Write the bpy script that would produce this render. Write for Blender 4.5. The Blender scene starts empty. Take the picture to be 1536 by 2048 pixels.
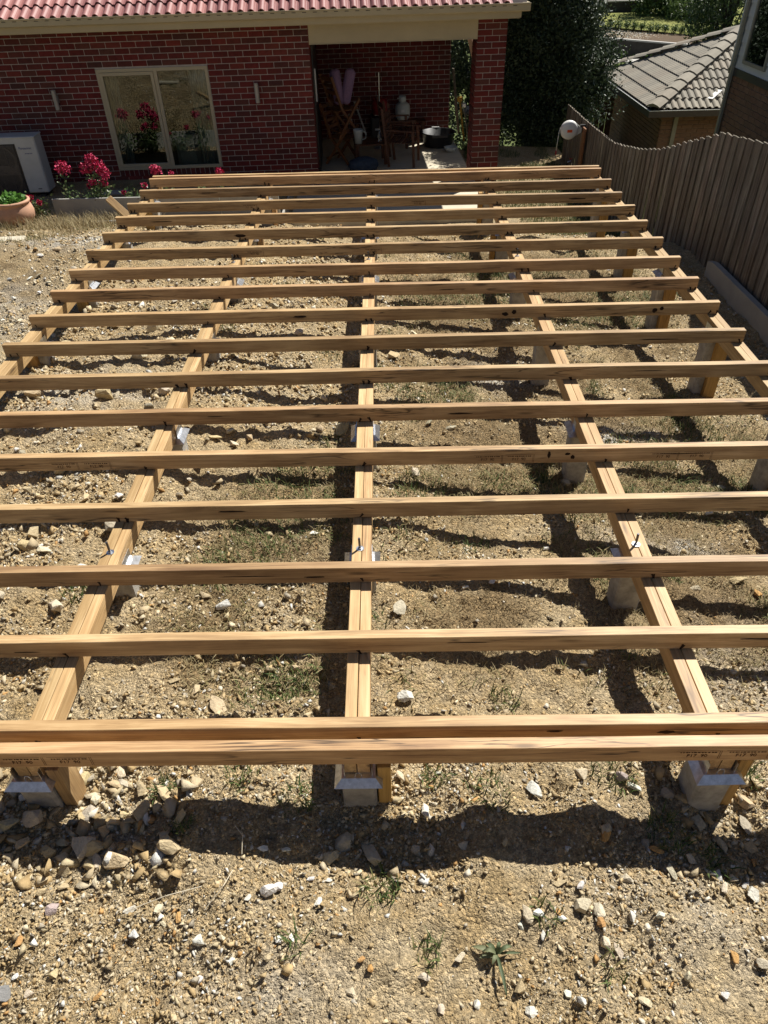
import bpy, bmesh, math, random
import numpy as np
from mathutils import Vector, Matrix, Euler

random.seed(7)
rng = np.random.default_rng(11)
sc = bpy.context.scene
COL = sc.collection
R = math.radians

# ------------------------------------------------------------------ camera
cam_d = bpy.data.cameras.new('camera')
cam = bpy.data.objects.new('camera', cam_d)
COL.objects.link(cam)
cam_d.sensor_fit = 'VERTICAL'
cam_d.sensor_height = 24.0
cam_d.lens = 24.0 * 1416.874 / 2048.0
cam_d.clip_start = 0.05
cam_d.clip_end = 3000
CA = (0.9997441554, 0.0013954994, -0.0225760100)
CB = (0.0164173735, 0.6418068436, 0.7666905799)
CF = (-0.0155593540, 0.7668650651, -0.6416197304)
cam.matrix_world = Matrix(((CA[0], CB[0], -CF[0], 0.06245), (CA[1], CB[1], -CF[1], -1.36637),
                           (CA[2], CB[2], -CF[2], 2.20265), (0, 0, 0, 1)))
sc.camera = cam

# ------------------------------------------------------------------ sky, sun, exposure
TO_SUN = Vector((0.52, 0.58, 1.0)).normalized()
world = bpy.data.worlds.new('World')
sc.world = world
world.use_nodes = True
wn = world.node_tree
sky = wn.nodes.new('ShaderNodeTexSky')
sky.sky_type = 'NISHITA'
sky.sun_disc = False
sky.sun_elevation = math.asin(TO_SUN.z)
sky.sun_rotation = math.atan2(TO_SUN.x, TO_SUN.y)
sky.altitude = 100
sky.air_density = 0.7
sky.dust_density = 0.4
wn.links.new(sky.outputs[0], wn.nodes['Background'].inputs[0])
wn.nodes['Background'].inputs[1].default_value = 0.05
sun_d = bpy.data.lights.new('sun', 'SUN')
sun_d.energy = 5.0
sun_d.angle = R(0.53)
sun_d.color = (1.0, 0.965, 0.89)
sun = bpy.data.objects.new('sun', sun_d)
COL.objects.link(sun)
sun.rotation_euler = (-TO_SUN).to_track_quat('-Z', 'Y').to_euler()
sun.location = (6, 6, 12)
sc.view_settings.view_transform = 'Standard'
sc.view_settings.look = 'None'
sc.view_settings.gamma = 1.0
sc.view_settings.use_curve_mapping = False
sc.view_settings.exposure = 0.72
sc.render.engine = 'CYCLES'
sc.cycles.max_bounces = 6
sc.cycles.diffuse_bounces = 3
sc.cycles.transparent_max_bounces = 6

# ------------------------------------------------------------------ helpers: materials
def newmat(name, rough=0.7, spec=0.3, metal=0.0):
    m = bpy.data.materials.new(name)
    m.use_nodes = True
    b = m.node_tree.nodes['Principled BSDF']
    b.inputs['Roughness'].default_value = rough
    b.inputs['Specular IOR Level'].default_value = spec
    b.inputs['Metallic'].default_value = metal
    return m, m.node_tree.nodes, m.node_tree.links, b

def node(ns, ty, **kw):
    n = ns.new(ty)
    for k, v in kw.items():
        if k.startswith('i_'):
            n.inputs[k[2:].replace('_', ' ')].default_value = v
        else:
            setattr(n, k, v)
    return n

def ramp(ns, stops, interp='LINEAR'):
    n = ns.new('ShaderNodeValToRGB')
    n.color_ramp.interpolation = interp
    e = n.color_ramp.elements
    while len(e) < len(stops):
        e.new(0.5)
    for el, (p, c) in zip(e, stops):
        el.position = p
        el.color = (c[0], c[1], c[2], 1) if isinstance(c, (tuple, list)) else (c, c, c, 1)
    return n

def mixc(ns, ls, fac, a, b, blend='MIX'):
    n = ns.new('ShaderNodeMix')
    n.data_type = 'RGBA'
    n.blend_type = blend
    for sock, v in ((n.inputs['Factor'], fac), (n.inputs[6], a), (n.inputs[7], b)):
        if isinstance(v, bpy.types.NodeSocket):
            ls.new(v, sock)
        elif isinstance(v, (int, float)):
            sock.default_value = v
        else:
            sock.default_value = (v[0], v[1], v[2], 1)
    return n.outputs[2]

def math_n(ns, ls, op, a, b=None, clamp=False):
    n = ns.new('ShaderNodeMath')
    n.operation = op
    n.use_clamp = clamp
    for i, v in enumerate((a, b)):
        if v is None:
            continue
        if isinstance(v, bpy.types.NodeSocket):
            ls.new(v, n.inputs[i])
        else:
            n.inputs[i].default_value = v
    return n.outputs[0]

def coords(ns, ls, scale=(1, 1, 1), rand=True, kind='Object'):
    tc = ns.new('ShaderNodeTexCoord')
    mp = ns.new('ShaderNodeMapping')
    mp.inputs['Scale'].default_value = scale
    ls.new(tc.outputs[kind], mp.inputs['Vector'])
    if rand:
        oi = ns.new('ShaderNodeObjectInfo')
        ml = ns.new('ShaderNodeVectorMath')
        ml.operation = 'SCALE'
        ml.inputs[0].default_value = (37.0, 23.0, 51.0)
        ls.new(oi.outputs['Random'], ml.inputs['Scale'])
        ls.new(ml.outputs[0], mp.inputs['Location'])
    return mp.outputs[0]

def noise_n(ns, ls, vec, scale, detail=4, rough=0.55, dist=0.0):
    n = ns.new('ShaderNodeTexNoise')
    n.inputs['Scale'].default_value = scale
    n.inputs['Detail'].default_value = detail
    n.inputs['Roughness'].default_value = rough
    n.inputs['Distortion'].default_value = dist
    if vec is not None:
        ls.new(vec, n.inputs['Vector'])
    return n.outputs['Fac']

def bump(ns, ls, bsdf, height, strength=0.4, dist=0.01):
    n = ns.new('ShaderNodeBump')
    n.inputs['Strength'].default_value = strength
    n.inputs['Distance'].default_value = dist
    ls.new(height, n.inputs['Height'])
    ls.new(n.outputs[0], bsdf.inputs['Normal'])

def plain(name, col, rough=0.6, spec=0.3, metal=0.0, var=0.18, scale=6.0, bmp=0.0):
    """a plain colour with soft uneven wear"""
    m, ns, ls, b = newmat(name, rough, spec, metal)
    v = coords(ns, ls)
    f = noise_n(ns, ls, v, scale, 6, 0.65)
    rp = ramp(ns, [(0.25, [c * (1 - var) for c in col]), (0.75, [min(1, c * (1 + var)) for c in col])])
    ls.new(f, rp.inputs[0])
    ls.new(rp.outputs[0], b.inputs['Base Color'])
    if bmp:
        bump(ns, ls, b, noise_n(ns, ls, v, scale * 14, 3), bmp, 0.004)
    return m

def timber(name, dark, mid, light, rough=0.55, veins=1.0, spec=0.38):
    """grain runs along the object's own X axis"""
    m, ns, ls, b = newmat(name, rough, spec)
    v1 = coords(ns, ls, (1.0, 16, 16))
    g = noise_n(ns, ls, v1, 1.6, 5, 0.6, 1.2)
    v2 = coords(ns, ls, (2.2, 130, 130))
    fine = noise_n(ns, ls, v2, 1.5, 5, 0.75)
    vb = coords(ns, ls, (0.9, 1.2, 1.2))
    blot = noise_n(ns, ls, vb, 3.0, 4, 0.6)
    mixv = math_n(ns, ls, 'ADD', math_n(ns, ls, 'ADD', math_n(ns, ls, 'MULTIPLY', g, 0.46), math_n(ns, ls, 'MULTIPLY', fine, 0.34)), math_n(ns, ls, 'MULTIPLY', blot, 0.20))
    rp = ramp(ns, [(0.36, dark), (0.5, mid), (0.62, light)])
    ls.new(mixv, rp.inputs[0])
    oi = ns.new('ShaderNodeObjectInfo')
    tint = ramp(ns, [(0.0, (1.10, 1.0, 0.94)), (0.17, (0.74, 0.69, 0.64)), (0.34, (1.10, 1.06, 0.95)), (0.5, (0.90, 0.79, 0.72)), (0.67, (1.20, 1.18, 1.12)), (0.83, (0.82, 0.78, 0.70)), (1.0, (1.12, 1.0, 0.93))])
    ls.new(oi.outputs['Random'], tint.inputs[0])
    c = mixc(ns, ls, 1.0, rp.outputs[0], tint.outputs[0], 'MULTIPLY')
    if veins:
        v3 = coords(ns, ls, (0.55, 9, 9))
        vn = noise_n(ns, ls, v3, 1.7, 3, 0.55, 0.8)
        d = math_n(ns, ls, 'ABSOLUTE', math_n(ns, ls, 'SUBTRACT', vn, 0.5))
        line = ramp(ns, [(0.0, 1.0), (0.010, 0.6), (0.02, 0.0)])
        ls.new(d, line.inputs[0])
        v4 = coords(ns, ls, (0.9, 3, 3))
        where = ramp(ns, [(0.50, 0.0), (0.58, 1.0)])
        ls.new(noise_n(ns, ls, v4, 1.3, 2), where.inputs[0])
        vein = math_n(ns, ls, 'MULTIPLY', math_n(ns, ls, 'MULTIPLY', line.outputs[0], where.outputs[0]), 0.85 * veins)
        c = mixc(ns, ls, vein, c, (0.022, 0.011, 0.006))
        v5 = coords(ns, ls, (2.0, 11, 11))
        vo = ns.new('ShaderNodeTexVoronoi')
        vo.inputs['Scale'].default_value = 1.0
        ls.new(v5, vo.inputs['Vector'])
        kn = ramp(ns, [(0.0, 1.0), (0.07, 0.8), (0.15, 0.0)])
        ls.new(vo.outputs['Distance'], kn.inputs[0])
        sep = ns.new('ShaderNodeSeparateColor')
        ls.new(vo.outputs['Color'], sep.inputs[0])
        sel = math_n(ns, ls, 'GREATER_THAN', sep.outputs[0], 0.72)
        c = mixc(ns, ls, math_n(ns, ls, 'MULTIPLY', math_n(ns, ls, 'MULTIPLY', kn.outputs[0], sel), 0.85), c, (0.045, 0.02, 0.009))
    ls.new(c, b.inputs['Base Color'])
    bump(ns, ls, b, mixv, 0.22, 0.003)
    return m

def pieces(name, cols, rough=0.8, spec=0.25, bmp=0.3, bscale=90.0, attr='rnd', mottle=0.25):
    """colour differs from piece to piece: by object, or by the 'rnd' face attribute where pieces are joined"""
    m, ns, ls, b = newmat(name, rough, spec)
    at = ns.new('ShaderNodeAttribute')
    at.attribute_name = attr
    oi = ns.new('ShaderNodeObjectInfo')
    s = math_n(ns, ls, 'FRACT', math_n(ns, ls, 'ADD', at.outputs['Fac'], oi.outputs['Random']))
    rp = ramp(ns, [(i / max(1, len(cols) - 1), c) for i, c in enumerate(cols)])
    ls.new(s, rp.inputs[0])
    v = coords(ns, ls)
    n1 = noise_n(ns, ls, v, 14, 6, 0.65)
    sh = ramp(ns, [(0.2, 1 - mottle), (0.8, 1 + mottle)])
    sh.color_ramp.elements[1].color = (1 + mottle,) * 3 + (1,)
    ls.new(n1, sh.inputs[0])
    ls.new(mixc(ns, ls, 1.0, rp.outputs[0], sh.outputs[0], 'MULTIPLY'), b.inputs['Base Color'])
    if bmp:
        bump(ns, ls, b, noise_n(ns, ls, v, bscale, 4, 0.6), bmp, 0.006)
    return m

M = {}
M['joist'] = timber('hardwood', (0.18, 0.106, 0.052), (0.385, 0.258, 0.130), (0.57, 0.42, 0.24))
M['bearer'] = timber('hardwood_bearer', (0.29, 0.185, 0.085), (0.45, 0.31, 0.155), (0.60, 0.455, 0.26), veins=0.5)
M['pine'] = timber('treated_pine', (0.26, 0.15, 0.045), (0.40, 0.245, 0.075), (0.50, 0.32, 0.11), veins=0.5)
M['redwood'] = timber('dark_stained_wood', (0.05, 0.018, 0.009), (0.09, 0.034, 0.017), (0.13, 0.055, 0.028), veins=0)
M['chairwood'] = timber('oiled_chair_wood', (0.12, 0.045, 0.018), (0.19, 0.08, 0.032), (0.26, 0.12, 0.05), veins=0)
M['paling'] = timber('weathered_paling', (0.075, 0.066, 0.055), (0.18, 0.162, 0.138), (0.33, 0.303, 0.265), rough=0.85, veins=0.35, spec=0.1)
M['concrete'] = plain('stump_concrete', (0.34, 0.32, 0.285), 0.9, 0.15, 0, 0.4, 16, 0.6)
M['slab'] = plain('patio_concrete', (0.52, 0.46, 0.35), 0.8, 0.2, 0, 0.16, 3, 0.2)
M['galv'] = plain('galvanised_steel', (0.62, 0.64, 0.67), 0.34, 0.5, 1.0, 0.35, 40)
M['lamp_metal'] = plain('dull_lamp_metal', (0.33, 0.30, 0.26), 0.5, 0.4, 0.3, 0.15, 8)
M['steel_dark'] = plain('dark_bolt_steel', (0.09, 0.09, 0.10), 0.4, 0.5, 0.7, 0.2, 30)
M['stain'] = plain('iron_stain', (0.03, 0.018, 0.012), 0.8, 0.1, 0, 0.3, 60)
M['ink'] = plain('black_stamp_ink', (0.05, 0.022, 0.012), 0.8, 0.1, 0, 0.5, 60)
M['lime'] = plain('grey_sealant', (0.5, 0.55, 0.58), 0.6, 0.3, 0, 0.3, 60)
M['brick'] = pieces('red_brick', [(0.10, 0.018, 0.016), (0.145, 0.023, 0.020), (0.080, 0.023, 0.019), (0.16, 0.028, 0.022), (0.095, 0.038, 0.029), (0.125, 0.019, 0.016), (0.07, 0.027, 0.023)], 0.8, 0.2, 0.5, 60, mottle=0.35)
M['mortar'] = plain('grey_mortar', (0.42, 0.37, 0.325), 0.9, 0.1, 0, 0.2, 12, 0.4)
M['brownbrick'] = pieces('brown_brick', [(0.17, 0.10, 0.062), (0.23, 0.13, 0.08), (0.19, 0.105, 0.065)], 0.8, 0.2, 0.3, 60)
M['brownmortar'] = plain('brown_mortar', (0.33, 0.26, 0.19), 0.9, 0.1, 0, 0.12, 30)
M['cream'] = plain('cream_paint', (0.40, 0.335, 0.215), 0.5, 0.4, 0, 0.10, 2)
M['frame'] = plain('window_frame_paint', (0.36, 0.305, 0.20), 0.4, 0.5, 0, 0.05, 2)
M['tile'] = pieces('red_roof_tile', [(0.25, 0.095, 0.085), (0.30, 0.12, 0.105), (0.20, 0.075, 0.07), (0.28, 0.11, 0.098), (0.23, 0.09, 0.083)], 0.5, 0.4, 0.2, 50, mottle=0.12)
M['greytile'] = pieces('grey_roof_tile', [(0.25, 0.225, 0.18), (0.29, 0.26, 0.21), (0.22, 0.20, 0.165), (0.275, 0.235, 0.185)], 0.8, 0.15, 0.2, 50, mottle=0.12)
M['under'] = plain('dark_underlay', (0.05, 0.04, 0.04), 0.9, 0.1)
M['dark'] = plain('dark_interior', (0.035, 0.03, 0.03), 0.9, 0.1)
M['curtain'] = plain('grey_curtain', (0.45, 0.45, 0.45), 0.9, 0.1)
M['whitepaint'] = plain('white_paint', (0.66, 0.65, 0.62), 0.45, 0.4, 0, 0.05, 4)
M['board'] = plain('grey_weatherboard', (0.58, 0.60, 0.57), 0.6, 0.3, 0, 0.06, 3)
M['trim'] = plain('olive_trim', (0.28, 0.255, 0.195), 0.5, 0.4, 0, 0.06, 3)
M['gutterdark'] = plain('dark_gutter', (0.06, 0.055, 0.05), 0.35, 0.5, 0.2, 0.1, 4)
M['ac'] = plain('air_conditioner_casing', (0.46, 0.46, 0.43), 0.5, 0.35, 0, 0.12, 4)
M['black'] = plain('black_plastic', (0.018, 0.018, 0.02), 0.45, 0.5, 0, 0.2, 10)
M['terracotta'] = plain('terracotta', (0.50, 0.29, 0.19), 0.75, 0.2, 0, 0.16, 7, 0.2)
M['soil'] = plain('garden_soil', (0.10, 0.07, 0.045), 0.95, 0.1, 0, 0.4, 20, 0.6)
M['fibro'] = plain('cement_sheet', (0.34, 0.325, 0.29), 0.85, 0.2, 0, 0.14, 5, 0.2)
M['blue'] = plain('blue_print', (0.02, 0.025, 0.16), 0.5, 0.3)
M['orange'] = plain('orange_badge', (0.75, 0.10, 0.02), 0.5, 0.3)
M['rose'] = pieces('rose_petal', [(0.36, 0.010, 0.055), (0.48, 0.018, 0.085), (0.58, 0.06, 0.14), (0.28, 0.008, 0.035)], 0.6, 0.3, 0, mottle=0.1)
M['cylgrey'] = plain('gas_bottle_paint', (0.50, 0.53, 0.50), 0.45, 0.4, 0, 0.1, 5)
M['cushion'] = plain('lavender_fabric', (0.27, 0.17, 0.27), 0.95, 0.1, 0, 0.25, 40, 0.4)
M['redplastic'] = plain('dark_red_plastic', (0.25, 0.02, 0.02), 0.5, 0.4)
M['yellow'] = plain('yellow_plastic', (0.6, 0.33, 0.05), 0.6, 0.3)
M['bluecloth'] = plain('dark_blue_fabric', (0.05, 0.065, 0.09), 0.9, 0.1, 0, 0.4, 12, 0.5)

def leafmat(name, cols, rough=0.5, trans=0.25):
    m, ns, ls, b = newmat(name, rough, 0.35)
    at = ns.new('ShaderNodeAttribute')
    at.attribute_name = 'rnd'
    rp = ramp(ns, [(i / (len(cols) - 1), c) for i, c in enumerate(cols)])
    ls.new(at.outputs['Fac'], rp.inputs[0])
    ls.new(rp.outputs[0], b.inputs['Base Color'])
    tr = ns.new('ShaderNodeBsdfTranslucent')
    ls.new(rp.outputs[0], tr.inputs['Color'])
    mx = ns.new('ShaderNodeMixShader')
    mx.inputs[0].default_value = trans
    ls.new(b.outputs[0], mx.inputs[1])
    ls.new(tr.outputs[0], mx.inputs[2])
    ls.new(mx.outputs[0], ns['Material Output'].inputs[0])
    return m
M['leaf_shrub'] = leafmat('grey_green_leaf', [(0.018, 0.034, 0.015), (0.03, 0.05, 0.022), (0.075, 0.10, 0.055), (0.04, 0.06, 0.026)], 0.55, 0.12)
M['leaf_tree'] = leafmat('olive_leaf', [(0.035, 0.06, 0.02), (0.07, 0.10, 0.03), (0.09, 0.115, 0.05)], 0.5)
M['leaf_rose'] = leafmat('rose_leaf', [(0.05, 0.09, 0.03), (0.09, 0.14, 0.05), (0.14, 0.19, 0.08), (0.17, 0.17, 0.07)], 0.45)
M['leaf_pot'] = leafmat('bright_leaf', [(0.05, 0.13, 0.02), (0.09, 0.21, 0.035), (0.13, 0.27, 0.05)], 0.45)
M['leaf_hedge'] = leafmat('hedge_leaf', [(0.045, 0.08, 0.02), (0.08, 0.13, 0.03), (0.12, 0.17, 0.05)], 0.5)
M['weed'] = leafmat('weed_leaf', [(0.07, 0.095, 0.045), (0.12, 0.15, 0.075), (0.19, 0.20, 0.11)], 0.6)
M['grassblade'] = leafmat('grass_blade', [(0.045, 0.085, 0.02), (0.085, 0.12, 0.03), (0.15, 0.14, 0.05), (0.27, 0.21, 0.10), (0.36, 0.29, 0.16), (0.20, 0.14, 0.07)], 0.7, 0.15)

def rockmat(name, attr):
    m, ns, ls, b = newmat(name, 0.85, 0.2)
    if attr:
        at = ns.new('ShaderNodeAttribute')
        at.attribute_name = 'Col'
        base = at.outputs['Color']
    else:
        oi = ns.new('ShaderNodeObjectInfo')
        base = oi.outputs['Color']
    v = coords(ns, ls, (1, 1, 1), True, 'Object')
    n1 = noise_n(ns, ls, v, 26 if attr else 7, 6, 0.7)
    sh = ramp(ns, [(0.25, 0.66), (0.72, 1.12)])
    ls.new(n1, sh.inputs[0])
    ls.new(mixc(ns, ls, 1.0, base, sh.outputs[0], 'MULTIPLY'), b.inputs['Base Color'])
    bump(ns, ls, b, noise_n(ns, ls, v, 120 if attr else 9, 5, 0.6), 0.45, 0.008 if attr else 0.02)
    return m
M['gravel'] = rockmat('loose_stone', True)
M['rock'] = rockmat('rubble_rock', False)

def glassmat():
    m = bpy.data.materials.new('window_glass')
    m.use_nodes = True
    ns, ls = m.node_tree.nodes, m.node_tree.links
    ns.remove(ns['Principled BSDF'])
    fr = node(ns, 'ShaderNodeFresnel', i_IOR=1.75)
    gl = node(ns, 'ShaderNodeBsdfGlossy', i_Roughness=0.015)
    gl.inputs['Color'].default_value = (0.95, 0.97, 0.95, 1)
    tp = node(ns, 'ShaderNodeBsdfTransparent')
    tp.inputs['Color'].default_value = (0.62, 0.66, 0.63, 1)
    mx = ns.new('ShaderNodeMixShader')
    f2 = math_n(ns, ls, 'MULTIPLY', fr.outputs[0], 0.85, True)
    ls.new(f2, mx.inputs[0])
    ls.new(tp.outputs[0], mx.inputs[1])
    ls.new(gl.outputs[0], mx.inputs[2])
    ls.new(mx.outputs[0], ns['Material Output'].inputs[0])
    return m
M['glass'] = glassmat()
m_, ns_, ls_, b_ = newmat('clear_bottle', 0.05, 0.5)
b_.inputs['Transmission Weight'].default_value = 0.9
b_.inputs['Base Color'].default_value = (0.8, 0.85, 0.85, 1)
M['clear'] = m_

def groundmat():
    m, ns, ls, b = newmat('dug_clay_ground', 0.95, 0.1)
    v = coords(ns, ls, (1, 1, 1), False)
    n1 = ramp(ns, [(0.35, 0.0), (0.65, 1.0)])
    ls.new(noise_n(ns, ls, v, 2.2, 5, 0.6), n1.inputs[0])
    n2 = ramp(ns, [(0.42, 0.0), (0.62, 1.0)])
    ls.new(noise_n(ns, ls, v, 9, 6, 0.7), n2.inputs[0])
    n3 = ramp(ns, [(0.3, 0.66), (0.7, 1.22)])
    ls.new(noise_n(ns, ls, v, 70, 5, 0.7), n3.inputs[0])
    c = mixc(ns, ls, n1.outputs[0], (0.455, 0.328, 0.168), (0.51, 0.395, 0.235))
    c = mixc(ns, ls, math_n(ns, ls, 'MULTIPLY', n2.outputs[0], 0.55), c, (0.55, 0.45, 0.30))
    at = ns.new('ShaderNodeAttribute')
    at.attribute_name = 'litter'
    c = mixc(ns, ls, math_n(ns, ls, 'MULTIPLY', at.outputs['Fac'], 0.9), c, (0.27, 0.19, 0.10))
    at2 = ns.new('ShaderNodeAttribute')
    at2.attribute_name = 'pale'
    c = mixc(ns, ls, at2.outputs['Fac'], c, (0.56, 0.53, 0.47))
    c = mixc(ns, ls, 1.0, c, n3.outputs[0], 'MULTIPLY')
    grits = []
    for s_ in (70, 190):
        vo = ns.new('ShaderNodeTexVoronoi')
        vo.inputs['Scale'].default_value = s_
        ls.new(v, vo.inputs['Vector'])
        sp = ns.new('ShaderNodeSeparateColor')
        ls.new(vo.outputs['Color'], sp.inputs[0])
        gr = ramp(ns, [(0.0, 0.68), (0.75, 1.05), (1.0, 1.45)])
        gr.color_ramp.elements[2].color = (1.45, 1.42, 1.36, 1)
        ls.new(sp.outputs[0], gr.inputs[0])
        c = mixc(ns, ls, 0.8, c, gr.outputs[0], 'MULTIPLY')
        grits.append(math_n(ns, ls, 'MULTIPLY', vo.outputs['Distance'], -1.0))
    ls.new(c, b.inputs['Base Color'])
    h0 = math_n(ns, ls, 'ADD', grits[0], math_n(ns, ls, 'MULTIPLY', grits[1], 0.5))
    h = math_n(ns, ls, 'ADD', noise_n(ns, ls, v, 45, 6, 0.75), math_n(ns, ls, 'MULTIPLY', noise_n(ns, ls, v, 190, 4, 0.7), 0.5))
    bump(ns, ls, b, math_n(ns, ls, 'ADD', h, h0), 1.0, 0.016)
    return m
M['ground'] = groundmat()

def fargrass(name, c1, c2, sc1=0.6):
    m, ns, ls, b = newmat(name, 0.95, 0.1)
    v = coords(ns, ls, (1, 1, 1), False)
    rp = ramp(ns, [(0.35, c1), (0.65, c2)])
    f = math_n(ns, ls, 'ADD', math_n(ns, ls, 'MULTIPLY', noise_n(ns, ls, v, sc1, 4), 0.6), math_n(ns, ls, 'MULTIPLY', noise_n(ns, ls, v, 22, 6, 0.8), 0.4))
    ls.new(f, rp.inputs[0])
    ls.new(rp.outputs[0], b.inputs['Base Color'])
    bump(ns, ls, b, noise_n(ns, ls, v, 40, 5, 0.8), 0.3, 0.02)
    return m
M['lawn'] = fargrass('lawn_grass', (0.14, 0.16, 0.04), (0.24, 0.235, 0.075))
M['meadow'] = fargrass('rough_grass', (0.07, 0.09, 0.03), (0.13, 0.15, 0.05), 0.2)
M['asphalt'] = plain('asphalt', (0.055, 0.055, 0.058), 0.9, 0.2, 0, 0.2, 3)
M['path'] = plain('footpath_concrete', (0.40, 0.38, 0.35), 0.9, 0.2, 0, 0.1, 2)
M['retwall'] = plain('dark_retaining_wall', (0.055, 0.048, 0.042), 0.85, 0.2, 0, 0.4, 3)

# ------------------------------------------------------------------ helpers: geometry
class MB:
    def __init__(s):
        s.v, s.f = [], []
    def box(s, c, size):
        hx, hy, hz = size[0] / 2, size[1] / 2, size[2] / 2
        n = len(s.v)
        for sx in (-1, 1):
            for sy in (-1, 1):
                for sz in (-1, 1):
                    s.v.append((c[0] + sx * hx, c[1] + sy * hy, c[2] + sz * hz))
        for f in ((0, 1, 3, 2), (4, 6, 7, 5), (0, 4, 5, 1), (2, 3, 7, 6), (0, 2, 6, 4), (1, 5, 7, 3)):
            s.f.append(tuple(n + i for i in f))
        return s
    def b2(s, x0, x1, y0, y1, z0, z1):
        return s.box(((x0 + x1) / 2, (y0 + y1) / 2, (z0 + z1) / 2), (x1 - x0, y1 - y0, z1 - z0))
    def cbox(s, c, size, ch=0.003):
        h = [size[i] / 2 for i in range(3)]
        n = len(s.v)
        ix = {}
        for sx in (-1, 1):
            for sy in (-1, 1):
                for sz in (-1, 1):
                    sg = (sx, sy, sz)
                    for a in range(3):
                        p = [c[i] + sg[i] * (h[i] if i == a else h[i] - ch) for i in range(3)]
                        ix[(sg, a)] = len(s.v)
                        s.v.append(tuple(p))
        for a in range(3):
            b, d = (a + 1) % 3, (a + 2) % 3
            for sa in (-1, 1):
                q = []
                for sb, sd in ((-1, -1), (1, -1), (1, 1), (-1, 1)):
                    sg = [0, 0, 0]
                    sg[a], sg[b], sg[d] = sa, sb, sd
                    q.append(ix[(tuple(sg), a)])
                s.f.append(tuple(q))
            for sa in (-1, 1):
                for sb in (-1, 1):
                    q = []
                    for sd, ax in ((-1, a), (1, a), (1, b), (-1, b)):
                        sg = [0, 0, 0]
                        sg[a], sg[b], sg[d] = sa, sb, sd
                        q.append(ix[(tuple(sg), ax)])
                    s.f.append(tuple(q))
        for sx in (-1, 1):
            for sy in (-1, 1):
                for sz in (-1, 1):
                    s.f.append(tuple(ix[((sx, sy, sz), a)] for a in range(3)))
        return s
    def bar(s, p, q, w, t, up=(0, 0, 1)):
        """rectangular bar from p to q"""
        p, q = Vector(p), Vector(q)
        d = (q - p)
        L = d.length
        d.normalize()
        u = Vector(up)
        side = d.cross(u)
        if side.length < 1e-4:
            side = d.cross(Vector((1, 0, 0)))
        side.normalize()
        u = side.cross(d)
        n = len(s.v)
        for k in (0, L):
            for a in (-1, 1):
                for b in (-1, 1):
                    s.v.append(tuple(p + d * k + side * (a * w / 2) + u * (b * t / 2)))
        for f in ((0, 1, 3, 2), (4, 6, 7, 5), (0, 4, 5, 1), (2, 3, 7, 6), (0, 2, 6, 4), (1, 5, 7, 3)):
            s.f.append(tuple(n + i for i in f))
        return s
    def tube(s, pts, r, n=8, caps=True):
        pts = [Vector(p) for p in pts]
        rs = r if isinstance(r, (list, tuple)) else [r] * len(pts)
        base = len(s.v)
        for i, p in enumerate(pts):
            d = (pts[min(i + 1, len(pts) - 1)] - pts[max(i - 1, 0)]).normalized()
            a = d.cross(Vector((0.13, 0.29, 0.95)))
            if a.length < 1e-3:
                a = d.cross(Vector((1, 0, 0)))
            a.normalize()
            b = d.cross(a)
            for k in range(n):
                t = 2 * math.pi * k / n
                s.v.append(tuple(p + (a * math.cos(t) + b * math.sin(t)) * rs[i]))
        for i in range(len(pts) - 1):
            for k in range(n):
                k2 = (k + 1) % n
                s.f.append((base + i * n + k, base + i * n + k2, base + (i + 1) * n + k2, base + (i + 1) * n + k))
        if caps:
            s.f.append(tuple(base + k for k in range(n)))
            s.f.append(tuple(base + (len(pts) - 1) * n + k for k in range(n)))
        return s
    def lathe(s, prof, n=24, c=(0, 0, 0), close=True):
        base = len(s.v)
        for r, z in prof:
            for k in range(n):
                t = 2 * math.pi * k / n
                s.v.append((c[0] + r * math.cos(t), c[1] + r * math.sin(t), c[2] + z))
        for i in range(len(prof) - 1):
            for k in range(n):
                k2 = (k + 1) % n
                s.f.append((base + i * n + k, base + i * n + k2, base + (i + 1) * n + k2, base + (i + 1) * n + k))
        if close:
            s.f.append(tuple(base + k for k in range(n)))
            s.f.append(tuple(base + (len(prof) - 1) * n + k for k in range(n)))
        return s
    def poly(s, pts):
        n = len(s.v)
        s.v += [tuple(p) for p in pts]
        s.f.append(tuple(range(n, n + len(pts))))
        return s
    def prism(s, outline, y0, y1):
        """outline in x,z extruded along y"""
        n = len(s.v)
        k = len(outline)
        for y in (y0, y1):
            s.v += [(x, y, z) for x, z in outline]
        s.f.append(tuple(range(n, n + k)))
        s.f.append(tuple(range(n + k, n + 2 * k)))
        for i in range(k):
            j = (i + 1) % k
            s.f.append((n + i, n + j, n + k + j, n + k + i))
        return s
    def mesh(s, name, mat, smooth=False):
        me = bpy.data.meshes.new(name)
        me.from_pydata(s.v, [], s.f)
        bm = bmesh.new()
        bm.from_mesh(me)
        bmesh.ops.recalc_face_normals(bm, faces=bm.faces)
        bm.to_mesh(me)
        bm.free()
        if smooth:
            for p in me.polygons:
                p.use_smooth = True
        me.materials.append(M[mat])
        return me
    def build(s, name, mat, parent=None, loc=(0, 0, 0), rot=(0, 0, 0), smooth=False):
        return put(name, s.mesh(name, mat, smooth), parent, loc, rot)

def put(name, me, parent=None, loc=(0, 0, 0), rot=(0, 0, 0), scale=(1, 1, 1)):
    o = bpy.data.objects.new(name, me)
    COL.objects.link(o)
    o.parent = parent
    o.location = loc
    o.rotation_euler = rot
    o.scale = scale
    return o

def tag(o, label, cat, group=None):
    o['label'] = label
    o['category'] = cat
    if group:
        o['group'] = group
    return o

def thing(name, label, cat, loc=(0, 0, 0), rotz=0.0, group=None):
    o = bpy.data.objects.new(name, None)
    o.empty_display_size = 0.1
    COL.objects.link(o)
    o.location = loc
    o.rotation_euler = (0, 0, rotz)
    return tag(o, label, cat, group)

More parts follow.
